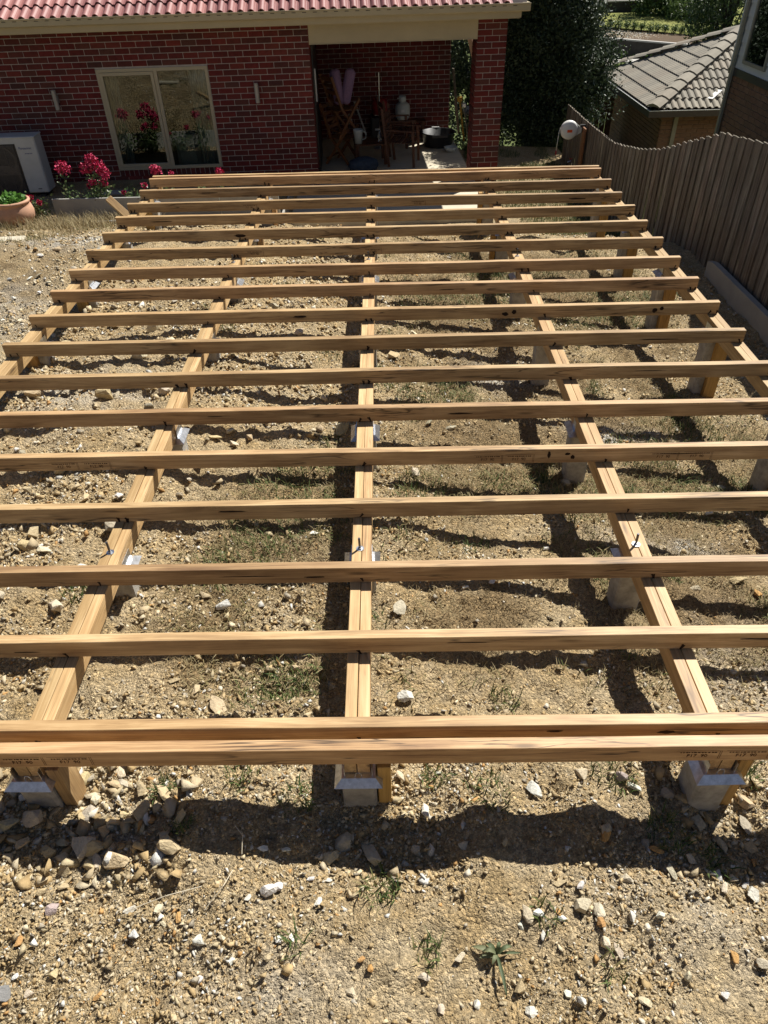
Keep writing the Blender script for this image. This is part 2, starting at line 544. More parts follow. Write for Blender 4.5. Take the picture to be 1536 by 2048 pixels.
def kind(o, k):
    o['kind'] = k
    return o

def np_mesh(name, verts, tris, mat, attrs=None, smooth=False):
    """attrs: {name: (domain, type, array)}"""
    verts = np.asarray(verts, np.float32)
    tris = np.asarray(tris, np.int32)
    k = tris.shape[1]
    me = bpy.data.meshes.new(name)
    me.vertices.add(len(verts))
    me.vertices.foreach_set('co', verts.ravel())
    me.loops.add(tris.size)
    me.loops.foreach_set('vertex_index', tris.ravel())
    me.polygons.add(len(tris))
    me.polygons.foreach_set('loop_start', np.arange(0, tris.size, k, dtype=np.int32))
    me.polygons.foreach_set('loop_total', np.full(len(tris), k, np.int32))
    if smooth:
        me.polygons.foreach_set('use_smooth', np.ones(len(tris), bool))
    me.update(calc_edges=True)
    for nm, (dom, ty, arr) in (attrs or {}).items():
        a = me.attributes.new(nm, ty, dom)
        if ty == 'FLOAT':
            a.data.foreach_set('value', np.asarray(arr, np.float32).ravel())
        else:
            a.data.foreach_set('color', np.asarray(arr, np.float32).ravel())
    me.materials.append(M[mat])
    return me

def text_mesh(name, body, size, mat):
    cu = bpy.data.curves.new(name, 'FONT')
    cu.body = body
    cu.size = size
    cu.align_x = 'CENTER'
    cu.align_y = 'CENTER'
    cu.extrude = 0.0004
    t = bpy.data.objects.new(name, cu)
    me = bpy.data.meshes.new_from_object(t)
    bpy.data.objects.remove(t)
    me.materials.clear()
    me.materials.append(M[mat])
    return me

# ---- #HEIGHT
def vnoise(x, y, seed=0):
    """smooth value noise, vectorised"""
    xi, yi = np.floor(x).astype(np.int64), np.floor(y).astype(np.int64)
    fx, fy = x - xi, y - yi
    fx, fy = fx * fx * fx * (fx * (fx * 6 - 15) + 10), fy * fy * fy * (fy * (fy * 6 - 15) + 10)
    def h(a, b):
        n = (a * 374761393 + b * 668265263 + seed * 974634777) & 0x7fffffff
        n = ((n ^ (n >> 13)) * 1274126177) & 0x7fffffff
        return ((n ^ (n >> 16)) & 0xffff) / 65535.0
    a, b, c, d = h(xi, yi), h(xi + 1, yi), h(xi, yi + 1), h(xi + 1, yi + 1)
    return (a * (1 - fx) + b * fx) * (1 - fy) + (c * (1 - fx) + d * fx) * fy - 0.5

def sstep(a, b, x):
    t = np.clip((x - a) / (b - a), 0, 1)
    return t * t * (3 - 2 * t)

def base_height(x, y):
    x, y = np.asarray(x, float), np.asarray(y, float)
    mid = np.interp(x, [-6, -4, -2.6, -1.3, 0, 1.15, 2.4, 3.4, 3.6], [-0.40, -0.42, -0.36, -0.33, -0.43, -0.56, -0.69, -0.80, -0.8])
    front = np.interp(x, [-3, -1.3, 0, 1.2, 2.4, 3.5], [-0.38, -0.39, -0.365, -0.42, -0.52, -0.62])
    z = front + (mid - front) * sstep(0.2, 2.4, y)
    far = np.interp(x, [-7, -2.0, -1.3, 1.7, 2.2, 3.6], [-1.24, -1.24, -1.56, -1.56, -1.50, -1.56])
    y0 = np.interp(x, [-4, 0, 3], [5.8, 6.2, 6.4])
    z = z + (far - z) * sstep(0, 1, (y - y0) / (10.2 - y0))
    z = z + 1.0 * sstep(-1.0, -2.4, y) - 0.02 * sstep(-0.2, -0.9, y)
    return z

def ground_height(x, y):
    z = base_height(x, y)
    n = 0.060 * vnoise(x * 1.7, y * 1.7, 1) + 0.038 * vnoise(x * 5.3, y * 5.3, 2) + 0.030 * vnoise(x * 14, y * 14, 3) \
        + 0.030 * (0.25 - np.abs(vnoise(x * 27, y * 27, 4))) + 0.018 * (0.25 - np.abs(vnoise(x * 61, y * 61, 5)))
    k = 1 - 0.9 * sstep(10.0, 10.4, y)
    z = z + n * k
    # spoil pushed up round the front stumps, a hollow in front of the middle one
    for cx, cy, r, a in ((-1.42, -0.12, 0.26, 0.05), (-0.02, -0.22, 0.20, -0.05), (1.28, -0.15, 0.26, -0.05), (-0.8, -0.05, 0.22, 0.03), (-3.0, 3.2, 0.6, 0.06), (-1.9, 2.6, 0.5, 0.06)):
        z = z + a * np.exp(-((x - cx) ** 2 + (y - cy) ** 2) / (2 * (r / 1.6) ** 2))
    return z
# ---- #END

# ================================================================== SETTING
def grid_axis(stops):
    out = []
    for (a, b, st) in stops:
        out += list(np.arange(a, b - 1e-6, st))
    out.append(stops[-1][1])
    return np.array(out)

gx = grid_axis([(-9, -4.6, 0.12), (-4.6, -2.4, 0.035), (-2.4, 2.9, 0.0165), (2.9, 3.6, 0.03)])
gy = grid_axis([(-5, -1.2, 0.12), (-1.2, 1.2, 0.0145), (1.2, 3.6, 0.02), (3.6, 7.0, 0.03), (7.0, 10.4, 0.05), (10.4, 15.0, 0.2)])
X, Y = np.meshgrid(gx, gy)
Z = ground_height(X, Y)

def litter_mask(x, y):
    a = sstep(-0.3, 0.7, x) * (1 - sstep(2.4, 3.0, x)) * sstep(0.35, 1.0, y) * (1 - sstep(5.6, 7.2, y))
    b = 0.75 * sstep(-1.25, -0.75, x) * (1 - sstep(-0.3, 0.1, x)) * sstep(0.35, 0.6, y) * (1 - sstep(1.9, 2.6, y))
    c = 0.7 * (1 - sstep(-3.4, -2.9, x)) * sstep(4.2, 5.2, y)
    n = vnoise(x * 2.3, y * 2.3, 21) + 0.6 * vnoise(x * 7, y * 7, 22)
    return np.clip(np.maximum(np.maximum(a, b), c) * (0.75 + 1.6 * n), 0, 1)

def pale_mask(x, y):
    z = np.zeros_like(x)
    for cx, cy, rx, ry, a in ((0.86, 3.55, 0.22, 0.2, 0.85), (1.72, 2.75, 0.35, 0.12, 0.9), (1.55, 1.62, 0.3, 0.08, 0.8), (-3.4, 6.6, 0.7, 0.35, 0.6),
                              (-0.32, -0.6, 0.3, 0.14, 0.22), (1.1, -0.35, 0.35, 0.3, 0.2), (1.8, 0.6, 0.4, 0.4, 0.3), (-1.02, -0.12, 0.12, 0.1, 0.7), (-2.2, 3.0, 0.6, 0.4, 0.35), (-3.6, 4.6, 0.6, 0.6, 0.4)):
        z = np.maximum(z, a * np.exp(-((x - cx) / rx) ** 2 - ((y - cy) / ry) ** 2))
    return np.clip(z * (1.0 + 2.2 * vnoise(x * 11, y * 11, 31)), 0, 1)

nx, ny = len(gx), len(gy)
idx = np.arange(nx * ny).reshape(ny, nx)
quads = np.stack([idx[:-1, :-1], idx[:-1, 1:], idx[1:, 1:], idx[1:, :-1]], -1).reshape(-1, 4)
P3 = np.stack([X, Y, Z], -1).reshape(-1, 3)
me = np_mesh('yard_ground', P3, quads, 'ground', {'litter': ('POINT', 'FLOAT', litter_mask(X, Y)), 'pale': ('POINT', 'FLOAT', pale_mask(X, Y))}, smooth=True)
kind(put('yard_ground', me), 'structure')
# earth bank under the edges of the yard
mb = MB()
mb.b2(-9, 3.60, -5, 15, -6, -2.0)
kind(mb.build('yard_subsoil', 'soil'), 'structure')

# the lower land beyond the fence, out to the horizon
fx = np.array([-1500, -300, -60, -9.5, 3.62, 12, 40, 120, 400, 1500.0])
fy = np.array([-1500, -300, -60, -6, 15.2, 25, 36, 45, 62, 90, 200, 500, 1500.0])
fz = np.interp(fy, [-1500, 14, 45, 62, 100, 1500], [-2.45, -2.45, -4.05, -4.05, -3.6, 4.0])
FX, FY = np.meshgrid(fx, fy)
FZ = np.repeat(fz[:, None], len(fx), 1)
ii = np.arange(FX.size).reshape(FX.shape)
fq = np.stack([ii[:-1, :-1], ii[:-1, 1:], ii[1:, 1:], ii[1:, :-1]], -1).reshape(-1, 4)
kind(put('ground', np_mesh('ground', np.stack([FX, FY, FZ], -1).reshape(-1, 3), fq, 'meadow')), 'structure')

def strip(name, mat, pts, k='structure'):
    mb = MB()
    mb.poly(pts)
    return kind(mb.build(name, mat), k)
def fzz(y):
    return float(np.interp(y, [14, 45, 62], [-2.45, -4.05, -4.05]))
strip('road', 'asphalt', [(4.5, 33, fzz(33) + .02), (60, 30, fzz(30) + .02), (60, 37, fzz(37) + .02), (4.5, 39.5, fzz(39.5) + .02)])
strip('footpath', 'path', [(6, 43.2, fzz(43.2) + .03), (40, 42, fzz(42) + .03), (40, 43.4, fzz(43.4) + .03), (6, 44.7, fzz(44.7) + .03)])

# far garden behind the retaining wall
rw = thing('retaining_wall', 'long dark low retaining wall below the gravel bed', 'wall', (12, 45, -4.1))
mb = MB()
mb.prism([(-4.0, -0.3), (12, -0.3), (12, 0.12), (5.3, 0.52), (0.0, 1.0), (-4, 1.25)], 0.0, 0.3)
mb.build('wall_face', 'retwall', rw)
mb = MB()
mb.prism([(-4.0, 1.25), (0.0, 1.0), (5.3, 0.52), (12, 0.12), (12, 0.19), (5.3, 0.59), (0.0, 1.07), (-4, 1.32)], -0.03, 0.34)
mb.build('capping', 'path', rw)
strip('garden_bed', 'soil', [(8, 45.3, -2.9), (12, 45.3, -3.12), (17.3, 45.3, -3.6), (24, 45.3, -4.0), (24, 49, -3.75), (18.3, 49, -3.5), (13.3, 49, -2.99), (8, 49, -2.75)])
strip('lawn', 'lawn', [(8, 49, -2.75), (13.3, 49, -2.98), (18.3, 49, -3.48), (26, 49, -3.75), (34, 62, -3.3), (16.3, 62, -3.1), (4, 62, -3.0)])

# ================================================================== DECK FRAME
XL, XR, SH = -2.617, 2.4978, -0.0071
BX = [-2.5698, -1.2866, -0.0909, 1.215, 2.4667]
JY = [-0.0155, 0.0755, 0.480, 0.885, 1.332, 1.772, 2.216, 2.664, 3.132, 3.594, 4.048, 4.485, 4.955, 5.408, 5.863, 6.310, 6.768, 7.207, 7.315]
SY = [0.045, 1.12, 2.27, 3.50, 4.65, 5.80, 6.98]
deck = thing('deck_frame', 'unfinished hardwood deck frame of joists and bearers on concrete stumps', 'deck frame', (0, 0, 0))

def plank_mesh(L, w, h, mat, ch=0.0018):
    if L < 2:
        mb = MB()
        mb.cbox((0, 0, 0), (L, w, h), ch)
        return mb.mesh('plank', mat)
    mb = MB()
    n = 24
    ph, am = random.uniform(0, 6.28), random.uniform(0.0012, 0.0032)
    sec = [(-w / 2, -h / 2 + ch), (-w / 2 + ch, -h / 2), (w / 2 - ch, -h / 2), (w / 2, -h / 2 + ch), (w / 2, h / 2 - ch), (w / 2 - ch, h / 2), (-w / 2 + ch, h / 2), (-w / 2, h / 2 - ch)]
    for i in range(n + 1):
        x = L * (i / n - 0.5)
        dz = am * math.sin(x * 1.3 + ph) + 0.0006 * math.sin(x * 7 + ph * 3)
        for k, (yy, zz) in enumerate(sec):
            wn_ = random.uniform(-0.0005, 0.0005) if k in (4, 5, 6, 7) else 0.0
            mb.v.append((x, yy, zz + dz + wn_))
    for i in range(n):
        for k in range(8):
            k2 = (k + 1) % 8
            mb.f.append((i * 8 + k, i * 8 + k2, (i + 1) * 8 + k2, (i + 1) * 8 + k))
    mb.f.append(tuple(range(8)))
    mb.f.append(tuple(range(n * 8, n * 8 + 8)))
    return mb.mesh('plank', mat)

nail_mb = MB()
nail_mb.lathe([(0.0045, -0.002), (0.0045, 0.0006)], 8, (0, 0, 0))
ol = []
for k in range(14):
    t = 2 * math.pi * k / 14
    r = 0.008 * (1 + 0.35 * math.sin(3 * t + 1) + 0.2 * math.sin(5 * t))
    ol.append((r * math.cos(t) * 0.9, r * math.sin(t) - (0.018 if math.sin(t) < -0.3 else 0), 0.0003))
nail_mb.poly(ol)
nail_me = nail_mb.mesh('nail', 'stain')

def stamp_mesh(two=True):
    """grading stamp: ruled box, a line of tiny print and the grade F17 90"""
    t = text_mesh('stamp', 'F17  90', 0.024, 'ink')
    bm = bmesh.new()
    bm.from_mesh(t)
    def rect(x0, x1, y0, y1):
        vs = [bm.verts.new((x, y, 0.0004)) for x, y in ((x0, y0), (x1, y0), (x1, y1), (x0, y1))]
        bm.faces.new(vs)
    rr = random.Random(3)
    x = -0.062
    while x < 0.058:
        w = rr.uniform(0.004, 0.010)
        rect(x, x + w, 0.017, 0.023)
        x += w + rr.uniform(0.0015, 0.006)
    rect(-0.075, 0.07, 0.0300, 0.0312)
    rect(0.074, 0.0755, -0.02, 0.031)
    rect(0.080, 0.0815, -0.02, 0.031)
    bm.to_mesh(t)
    bm.free()
    return t
stamp_me = stamp_mesh()

STAMPS = {0: [-1.27, -1.10, 1.10, 1.27], 5: [-1.75, -1.57, 0.57, 0.74, 1.52, 1.70], 12: [-1.15, -0.1], 15: [-1.4, 0.35], 12.5: []}
PAINT = {2: [(-1.45, .12, .007), (0.35, .2, .006), (1.5, .16, .008)], 3: [(-0.6, .3, .006), (-0.3, .1, .012), (1.3, .14, .005)], 6: [(0.45, .16, .012), (-1.0, .1, .006)], 7: [(-1.4, .09, .006), (1.7, .2, .006)], 8: [(1.9, .3, .01)], 10: [(0.5, .14, .008)], 11: [(-0.7, .12, .006), (0.9, .2, .005)], 16: [(-0.6, .4, .008), (0.7, .25, .006), (-1.9, .2, .01)], 9: [(0.90, 0.05, 0.030), (0.965, 0.035, 0.04), (2.00, 0.04, 0.04), (2.05, 0.03, 0.03), (-0.62, 0.11, 0.02)], 5: [(0.90, 0.018, 0.05), (1.00, 0.03, 0.018), (1.03, 0.025, 0.03), (1.62, 0.3, 0.006)], 13: [(-1.35, 0.12, 0.03)], 1: [(0.62, 0.06, 0.014), (1.02, 0.07, 0.022)],
         17: [(1.6, .2, .006)], 15: [(2.0, .2, .016)], 4: [(-0.75, 0.16, .012)], 14: [(-2.2, .25, .012)]}
for i, y in enumerate(JY):
    x0 = XL + SH * y + random.uniform(-0.008, 0.008)
    x1 = XR + SH * y + random.uniform(-0.008, 0.008)
    if i in (0, 18):
        x0 += 0.02
    L = x1 - x0
    j = put('joist', plank_mesh(L, 0.045, 0.090, 'joist'), deck, ((x0 + x1) / 2, y + 0.0225, -0.045 + random.uniform(-0.0015, 0.0015)),
            (random.uniform(-0.006, 0.006), 0, random.uniform(-0.0008, 0.0008)))
    cx = (x0 + x1) / 2
    for b in range(5):
        if i == 0:
            continue
        for dx in ((0.0,) if random.random() < 0.6 else (-0.02, 0.022)):
            put('nail', nail_me, j, (BX[b] + SH * y - cx + dx + random.uniform(-.012, .012), -0.0228, -0.026 + random.uniform(-.006, .006)), (R(90), random.uniform(-.6, .6), 0), (random.uniform(.7, 1.3),) * 3)
    for sx in STAMPS.get(i, []):
        put('grade_stamp', stamp_me, j, (sx - cx, -0.0229, -0.012 if i == 0 else -0.018), (R(90), 0, 0))
    for px, pw, ph in PAINT.get(i, []):
        mb = MB()
        n = 16
        mb.poly([(pw / 2 * math.cos(2 * math.pi * k / n) * random.uniform(.75, 1.1), ph / 2 * math.sin(2 * math.pi * k / n) * random.uniform(.75, 1.1), 0) for k in range(n)])
        mb.build('dark_mark', 'stain', j, (px - cx, -0.0231, random.uniform(-.012, .014)), (R(90), 0, 0))
    if i == 3:
        mb = MB()
        mb.poly([(0.06 * math.cos(2 * math.pi * k / 13) * random.uniform(.6, 1.1), 0.018 * math.sin(2 * math.pi * k / 13) * random.uniform(.6, 1.1), 0) for k in range(13)])
        mb.build('sealant_smear', 'lime', j, (1.375 - cx, 0.0, 0.0453))

rotb = math.atan2(1, SH)
for b, bx in enumerate(BX):
    y0, y1 = 0.005, 7.36
    ym = (y0 + y1) / 2
    for s in (-1, 1):
        put('bearer', plank_mesh(y1 - y0, 0.045, 0.090, 'bearer'), deck, (bx + SH * ym + s * 0.0229, ym, -0.137 - 0.0006 * (s + 1)), (0, 0, rotb + s * 0.0004))
    for yb in ((1.107, 4.85) if b in (1, 2, 3) else ()):
        mb = MB()
        mb.tube([(0, 0, -0.03), (-0.002, 0.001, 0.066)], 0.0058, 8)
        bolt = mb.build('bolt', 'steel_dark', deck, (bx + SH * yb - 0.008, yb, -0.092))
        mb = MB()
        mb.lathe([(0.019, 0.0), (0.019, 0.0025)], 14)
        mb.build('washer', 'galv', bolt, (0, 0, 0.0003))
        mb = MB()
        mb.lathe([(0.0105, 0.0025), (0.0105, 0.010)], 6)
        mb.build('nut', 'galv', bolt)

cap_mb = MB()
a, b_ = 0.062, 0.088
n0 = len(cap_mb.v)
for (r, z) in ((a, -0.183), (b_, -0.209), (b_ - 0.0016, -0.2105), (a - 0.0016, -0.186)):
    cap_mb.v += [(-r, -r, z), (r, -r, z), (r, r, z), (-r, r, z)]
for lv in range(3):
    for k in range(4):
        k2 = (k + 1) % 4
        cap_mb.f.append((lv * 4 + k, lv * 4 + k2, (lv + 1) * 4 + k2, (lv + 1) * 4 + k))
cap_mb.f.append((0, 1, 2, 3))
for s in (-1, 1):
    cap_mb.b2(s * 0.050 - 0.0012, s * 0.050 + 0.0012, -0.055, 0.055, -0.1835, -0.128)
cap_me = cap_mb.mesh('bracket', 'galv')
loop_mb = MB()
loop_mb.tube([(-0.013, 0, -0.184), (-0.010, 0, -0.165), (-0.005, 0, -0.157), (0.005, 0, -0.157), (0.010, 0, -0.165), (0.013, 0, -0.184)], 0.0013, 6)
loop_me = loop_mb.mesh('wire_loop', 'galv')
for b, bx in enumerate(BX):
    for k, y in enumerate(SY):
        x = bx + SH * y
        g = float(ground_height(np.array([x]), np.array([y]))[0])
        zb = g - 0.30
        mb = MB()
        mb.cbox((0, 0, (zb - 0.187) / 2), (0.127, 0.127, -0.187 - zb), 0.010)
        st = mb.build('stump', 'concrete', deck, (x + random.uniform(-.006, .006), y, 0), (0, 0, random.uniform(-.03, .03)))
        put('bracket', cap_me, st)
        if k == 0:
            put('wire_loop', loop_me, st, (0.0, -0.056, 0))
        side = {0: -1, 1: 1, 2: 1, 3: (1 if k == 0 else -1), 4: 1}[b]
        has = (k == 0 and b in (1, 2, 3)) or (b == 0 and k >= 3) or (b == 4) or (b in (1, 3) and k >= 5)
        if has:
            top = -0.135 if k == 0 else -0.20 + random.uniform(-.03, .05)
            h = top - (g - 0.10)
            w = 0.048 if b in (1, 2, 3) else 0.09
            off = side * (0.0655 + w / 2 + 0.004)
            if b in (0, 4):
                put('prop', plank_mesh(h, 0.09, 0.045, 'pine'), st, (side * 0.042, -0.0635 - 0.026, top - h / 2), Matrix(((0, 1, 0), (0, 0, 1), (1, 0, 0))).to_euler())
                continue
            put('prop', plank_mesh(h, w, 0.090, 'pine' if b != 1 else 'joist'), st, (off, random.uniform(-.01, .01), top - h / 2), Matrix(((0, 1, 0), (0, 0, 1), (1, 0, 0))).to_euler())

# ================================================================== THE BRICK HOUSE (own axes: s along the front, t into the house)
HO = Vector((-2.9, 12.133, 0))
HR = R(3.0)
HM = Matrix.Translation(HO) @ Matrix.Rotation(HR, 4, 'Z')
def hw(s, t, z):
    return HM @ Vector((s, t, z))
FLOOR = -1.45
house = thing('brick_house', 'dark red brick house with pink tiled roof, cream gutter and covered patio', 'house', HO, HR)
WIN = (-1.785, 0.02, -1.08, 0.44)
WT = 0.975

mb = MB()   # mortar core of the front wall, round the window
for (s0, s1, z0, z1) in ((-6.5, WIN[0], -1.7, WT), (WIN[1], 1.70, -1.7, WT), (WIN[0], WIN[1], -1.7, WIN[2]), (WIN[0], WIN[1], WIN[3], WT)):
    mb.b2(s0 + 0.0, s1 - (0.006 if s1 == 1.70 else 0), 0.007, 0.23, z0, z1)
wall = mb.build('wall', 'mortar', house)
mb = MB()
mb.b2(4.436, 4.904, 0.007, 0.46, -1.7, WT)
pier = mb.build('pier', 'mortar', house)
mb = MB()
mb.b2(1.30, 4.444, 3.507, 3.7, -1.7, WT)
mb.b2(1.45, 1.690, 0.24, 3.507, -1.7, WT)
patio_wall = mb.build('patio_wall', 'mortar', house)

def course_list(s0, s1, z0, z1, hole=None, off=0.0):
    out = []
    mod, ch = 0.24, 0.086
    nc = int(round((z1 - z0) / ch))
    for c in range(nc):
        zc = z0 + ch * c + 0.043
        s = s0 - (0.12 if c % 2 else 0.0) - off
        while s < s1:
            a, b = max(s, s0), min(s + 0.23, s1)
            segs = [(a, b)]
            if hole and hole[2] - 0.12 < zc < hole[3] + 0.02:
                segs = []
                if a < hole[0] - 0.008:
                    segs.append((a, min(b, hole[0] - 0.008)))
                if b > hole[1] + 0.008:
                    segs.append((max(a, hole[1] + 0.008), b))
            for (p, q_) in segs:
                if q_ - p > 0.03:
                    out.append(((p + q_) / 2, zc, q_ - p, 0.076))
            s += mod
    return out

brick_cache = {}
def brick_mesh(mat='brick'):
    if mat not in brick_cache:
        mb = MB()
        mb.cbox((0, 0, 0), (1, 1, 1), 0.03)
        brick_cache[mat] = mb.mesh('brick', mat)
    return brick_cache[mat]

def brick_wall(parent, lst, axis, face, depth, keep, mat='brick'):
    """lst of (along, z, length, height); axis 's' faces -t at t=face, 'i' faces +-s. The keep() ones become objects, the others one joined part"""
    rest_v, rest_f, rest_r = [], [], []
    base = brick_mesh(mat)
    bv = np.array([v.co[:] for v in base.vertices])
    bf = [tuple(p.vertices) for p in base.polygons]
    for (a, z, L, h) in lst:
        jit = random.uniform(-0.0012, 0.0012)
        if axis == 's':
            loc, sca = (a, face + depth / 2 + jit, z), (L, depth, h)
        else:
            loc, sca = (face + jit, a, z), (depth, L, h)
        if keep(a, z):
            put('brick', base, parent, loc, (random.uniform(-.004, .004), random.uniform(-.004, .004), 0), sca)
        else:
            n = len(rest_v)
            rest_v += [tuple(loc[i] + v[i] * sca[i] for i in range(3)) for v in bv]
            rest_f += [tuple(n + i for i in f) for f in bf]
            rest_r += [random.random()] * len(bf)
    if rest_v:
        me = bpy.data.meshes.new('brick_courses')
        me.from_pydata(rest_v, [], rest_f)
        at = me.attributes.new('rnd', 'FLOAT', 'FACE')
        at.data.foreach_set('value', rest_r)
        me.materials.append(M[mat])
        kind(put('brick_courses', me, parent), 'stuff')

Z0 = WT - 31 * 0.086
fl = course_list(-6.5, 1.70, Z0, WT, WIN, 0.07)
sill = [(WIN[0] + 0.04 + 0.0826 * k, WIN[2] - 0.062, 0.073, 0.108) for k in range(22)]
vis = [b for b in fl if b[0] > -3.2 and b[1] > -1.15]
vis.sort(key=lambda b: -b[2])
keepset = set((round(b[0], 4), round(b[1], 4)) for b in vis[:215]) | set((round(b[0], 4), round(b[1], 4)) for b in sill)
brick_wall(wall, fl + sill, 's', 0.0, 0.05, lambda a, z: (round(a, 4), round(z, 4)) in keepset)
mb = MB()
# return of the front wall inside the patio opening
brick_wall(wall, [(0.115, z, 0.23 if k % 2 else 0.11, 0.076) for k, z in enumerate(np.arange(Z0 + 0.043, WT, 0.086))], 'i', 1.696, 0.02, lambda a, z: False)
brick_wall(pier, course_list(4.435, 4.905, Z0, WT, None, 0.0), 's', 0.0, 0.05, lambda a, z: z > -1.2)
brick_wall(pier, [(a + 0.055, z, L, h) for (a, z, L, h) in course_list(0.0, 0.41, Z0, WT)], 'i', 4.436, 0.03, lambda a, z: False)
brick_wall(pier, [(a + 0.055, z, L, h) for (a, z, L, h) in course_list(0.0, 0.41, Z0, WT)], 'i', 4.904, 0.03, lambda a, z: False)
brick_wall(patio_wall, course_list(1.70, 4.44, Z0, WT), 's', 3.5, 0.05, lambda a, z: False)
brick_wall(patio_wall, [(a, z, L, h) for (a, z, L, h) in course_list(0.25, 3.5, Z0, WT)], 'i', 1.692, 0.02, lambda a, z: False)
brick_wall(patio_wall, [(3.6, z, 0.18, 0.076) for z in np.arange(Z0 + 0.043, WT, 0.086)], 'i', 4.445, 0.02, lambda a, z: False)

MB().b2(1.703, 4.430, -0.006, 0.10, 0.690, 0.972).build('lintel', 'cream', house)
mb = MB()
mb.b2(1.703, 4.43, -0.012, 0.004, 0.678, 0.6895)
mb.build('lintel_bead', 'cream', house)
MB().b2(-6.6, 5.0, -0.430, 3.9, 0.978, 0.992).build('soffit', 'cream', house)
mb = MB()
mb.b2(-6.6, 5.02, -0.462, -0.432, 0.99, 1.125)
mb.b2(5.0, 5.02, -0.432, 3.9, 0.99, 1.125)
mb.build('fascia', 'cream', house)
mb = MB()
pr = [(-0.463, 1.075), (-0.555, 1.075), (-0.575, 1.09), (-0.580, 1.165), (-0.592, 1.172), (-0.592, 1.184), (-0.570, 1.184), (-0.568, 1.095), (-0.475, 1.088), (-0.463, 1.15)]
k = len(pr)
for s in (-6.6, 5.13):
    mb.v += [(s, t, z) for t, z in pr]
for i in range(k):
    j = (i + 1) % k
    mb.f.append((i, j, k + j, k + i))
mb.f.append(tuple(range(k)))
mb.f.append(tuple(range(k, 2 * k)))
gut = mb.build('gutter', 'cream', house)
mb = MB()
for q_ in np.arange(-6.5, 5.0, 0.16):
    mb.b2(q_, q_ + 0.06, -0.5815, -0.5795, 1.148, 1.156)
kind(mb.build('overflow_slots', 'under', gut), 'stuff')
mb = MB()
mb.b2(5.03, 5.14, -0.46, 3.9, 1.08, 1.18)
mb.build('side_gutter', 'cream', house)

# roof: sheet with rolled tiles on the lowest courses
PT = R(22)
mb = MB()
r0, rz = -0.52, 1.140
mb.poly([(-6.6, r0, rz), (5.10, r0, rz), (5.10, 3.9, rz + 4.42 * math.tan(PT)), (-6.6, 3.9, rz + 4.42 * math.tan(PT))])
mb.poly([(-6.6, r0, rz - .03), (5.10, r0, rz - .03), (5.10, 3.9, rz - .03 + 4.42 * math.tan(PT)), (-6.6, 3.9, rz - .03 + 4.42 * math.tan(PT))])
mb.poly([(5.10, r0, rz), (5.10, 3.9, rz + 4.42 * math.tan(PT)), (5.10, 3.9, rz)])
roof = mb.build('roof', 'under', house)

def tile_mesh(name, mat, w=0.31, L=0.40, rolls=2, hgt=0.044):
    mb = MB()
    n = 14 * rolls
    top = []
    for k in range(n + 1):
        x = w * k / n - w / 2
        p = (k % 14) / 14.0
        z = hgt * (math.sin(math.pi * min(1, p / 0.72)) ** 0.75 if p < 0.72 else 0.0)
        top.append((x, z))
    for y, lift in ((0, 0.026), (L, 0.0)):
        mb.v += [(x, y, z + lift) for x, z in top]
    mb.v += [(x, 0.004, z + 0.026 - 0.016) for x, z in top]
    m = n + 1
    for k in range(n):
        mb.f.append((k, k + 1, m + k + 1, m + k))
        mb.f.append((2 * m + k, 2 * m + k + 1, k + 1, k))
    me = bpy.data.meshes.new(name)
    me.from_pydata(mb.v, [], mb.f)
    me.materials.append(M[mat])
    return me
rt = tile_mesh('roof_tile', 'tile')
for row in range(4):
    d = row * 0.335
    for c in range(38):
        s = -6.45 + 0.31 * c
        if s > 5.0:
            break
        put('roof_tile', rt, roof, (s + random.uniform(-.002, .002), r0 - 0.02 + d * math.cos(PT), rz + 0.012 + d * math.sin(PT)), (PT, 0, random.uniform(-.006, .006)))

# window: outer frame, opening sash on one half, two panes, dim room behind
w0, w1, z0, z1 = WIN
mb = MB()
f = 0.048
mb.b2(w0, w1, -0.012, 0.06, z1 - f, z1)
mb.b2(w0, w1, -0.018, 0.06, z0, z0 + f)
mb.b2(w0, w0 + f, -0.012, 0.06, z0 + f, z1 - f)
mb.b2(w1 - f, w1, -0.012, 0.06, z0 + f, z1 - f)
wm = -0.845
mb.b2(wm - 0.02, wm + 0.04, -0.012, 0.06, z0 + f, z1 - f)
window = mb.build('window', 'frame', house)
mb = MB()
g = 0.045
a0, a1, c0, c1 = w0 + f + 0.004, wm - 0.024, z0 + f + 0.004, z1 - f - 0.004
mb.b2(a0, a1, -0.022, 0.03, c1 - g, c1)
mb.b2(a0, a1, -0.022, 0.03, c0, c0 + g)
mb.b2(a0, a0 + g, -0.022, 0.03, c0 + g, c1 - g)
mb.b2(a1 - g, a1, -0.022, 0.03, c0 + g, c1 - g)
mb.build('sash', 'frame', window)
for (p0, p1, q0, q1) in ((a0 + g, a1 - g, c0 + g, c1 - g), (wm + 0.04, w1 - f, z0 + f, z1 - f)):
    MB().b2(p0 - .004, p1 + .004, 0.006, 0.011, q0 - .004, q1 + .004).build('pane', 'glass', window)
mb = MB()
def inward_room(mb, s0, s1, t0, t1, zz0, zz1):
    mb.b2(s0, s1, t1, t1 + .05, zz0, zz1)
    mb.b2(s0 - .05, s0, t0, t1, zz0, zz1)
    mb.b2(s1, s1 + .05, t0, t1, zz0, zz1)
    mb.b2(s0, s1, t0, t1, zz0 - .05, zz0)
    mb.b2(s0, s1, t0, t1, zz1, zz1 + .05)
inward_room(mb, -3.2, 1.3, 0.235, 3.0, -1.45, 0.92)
mb.build('room_lining', 'dark', house)
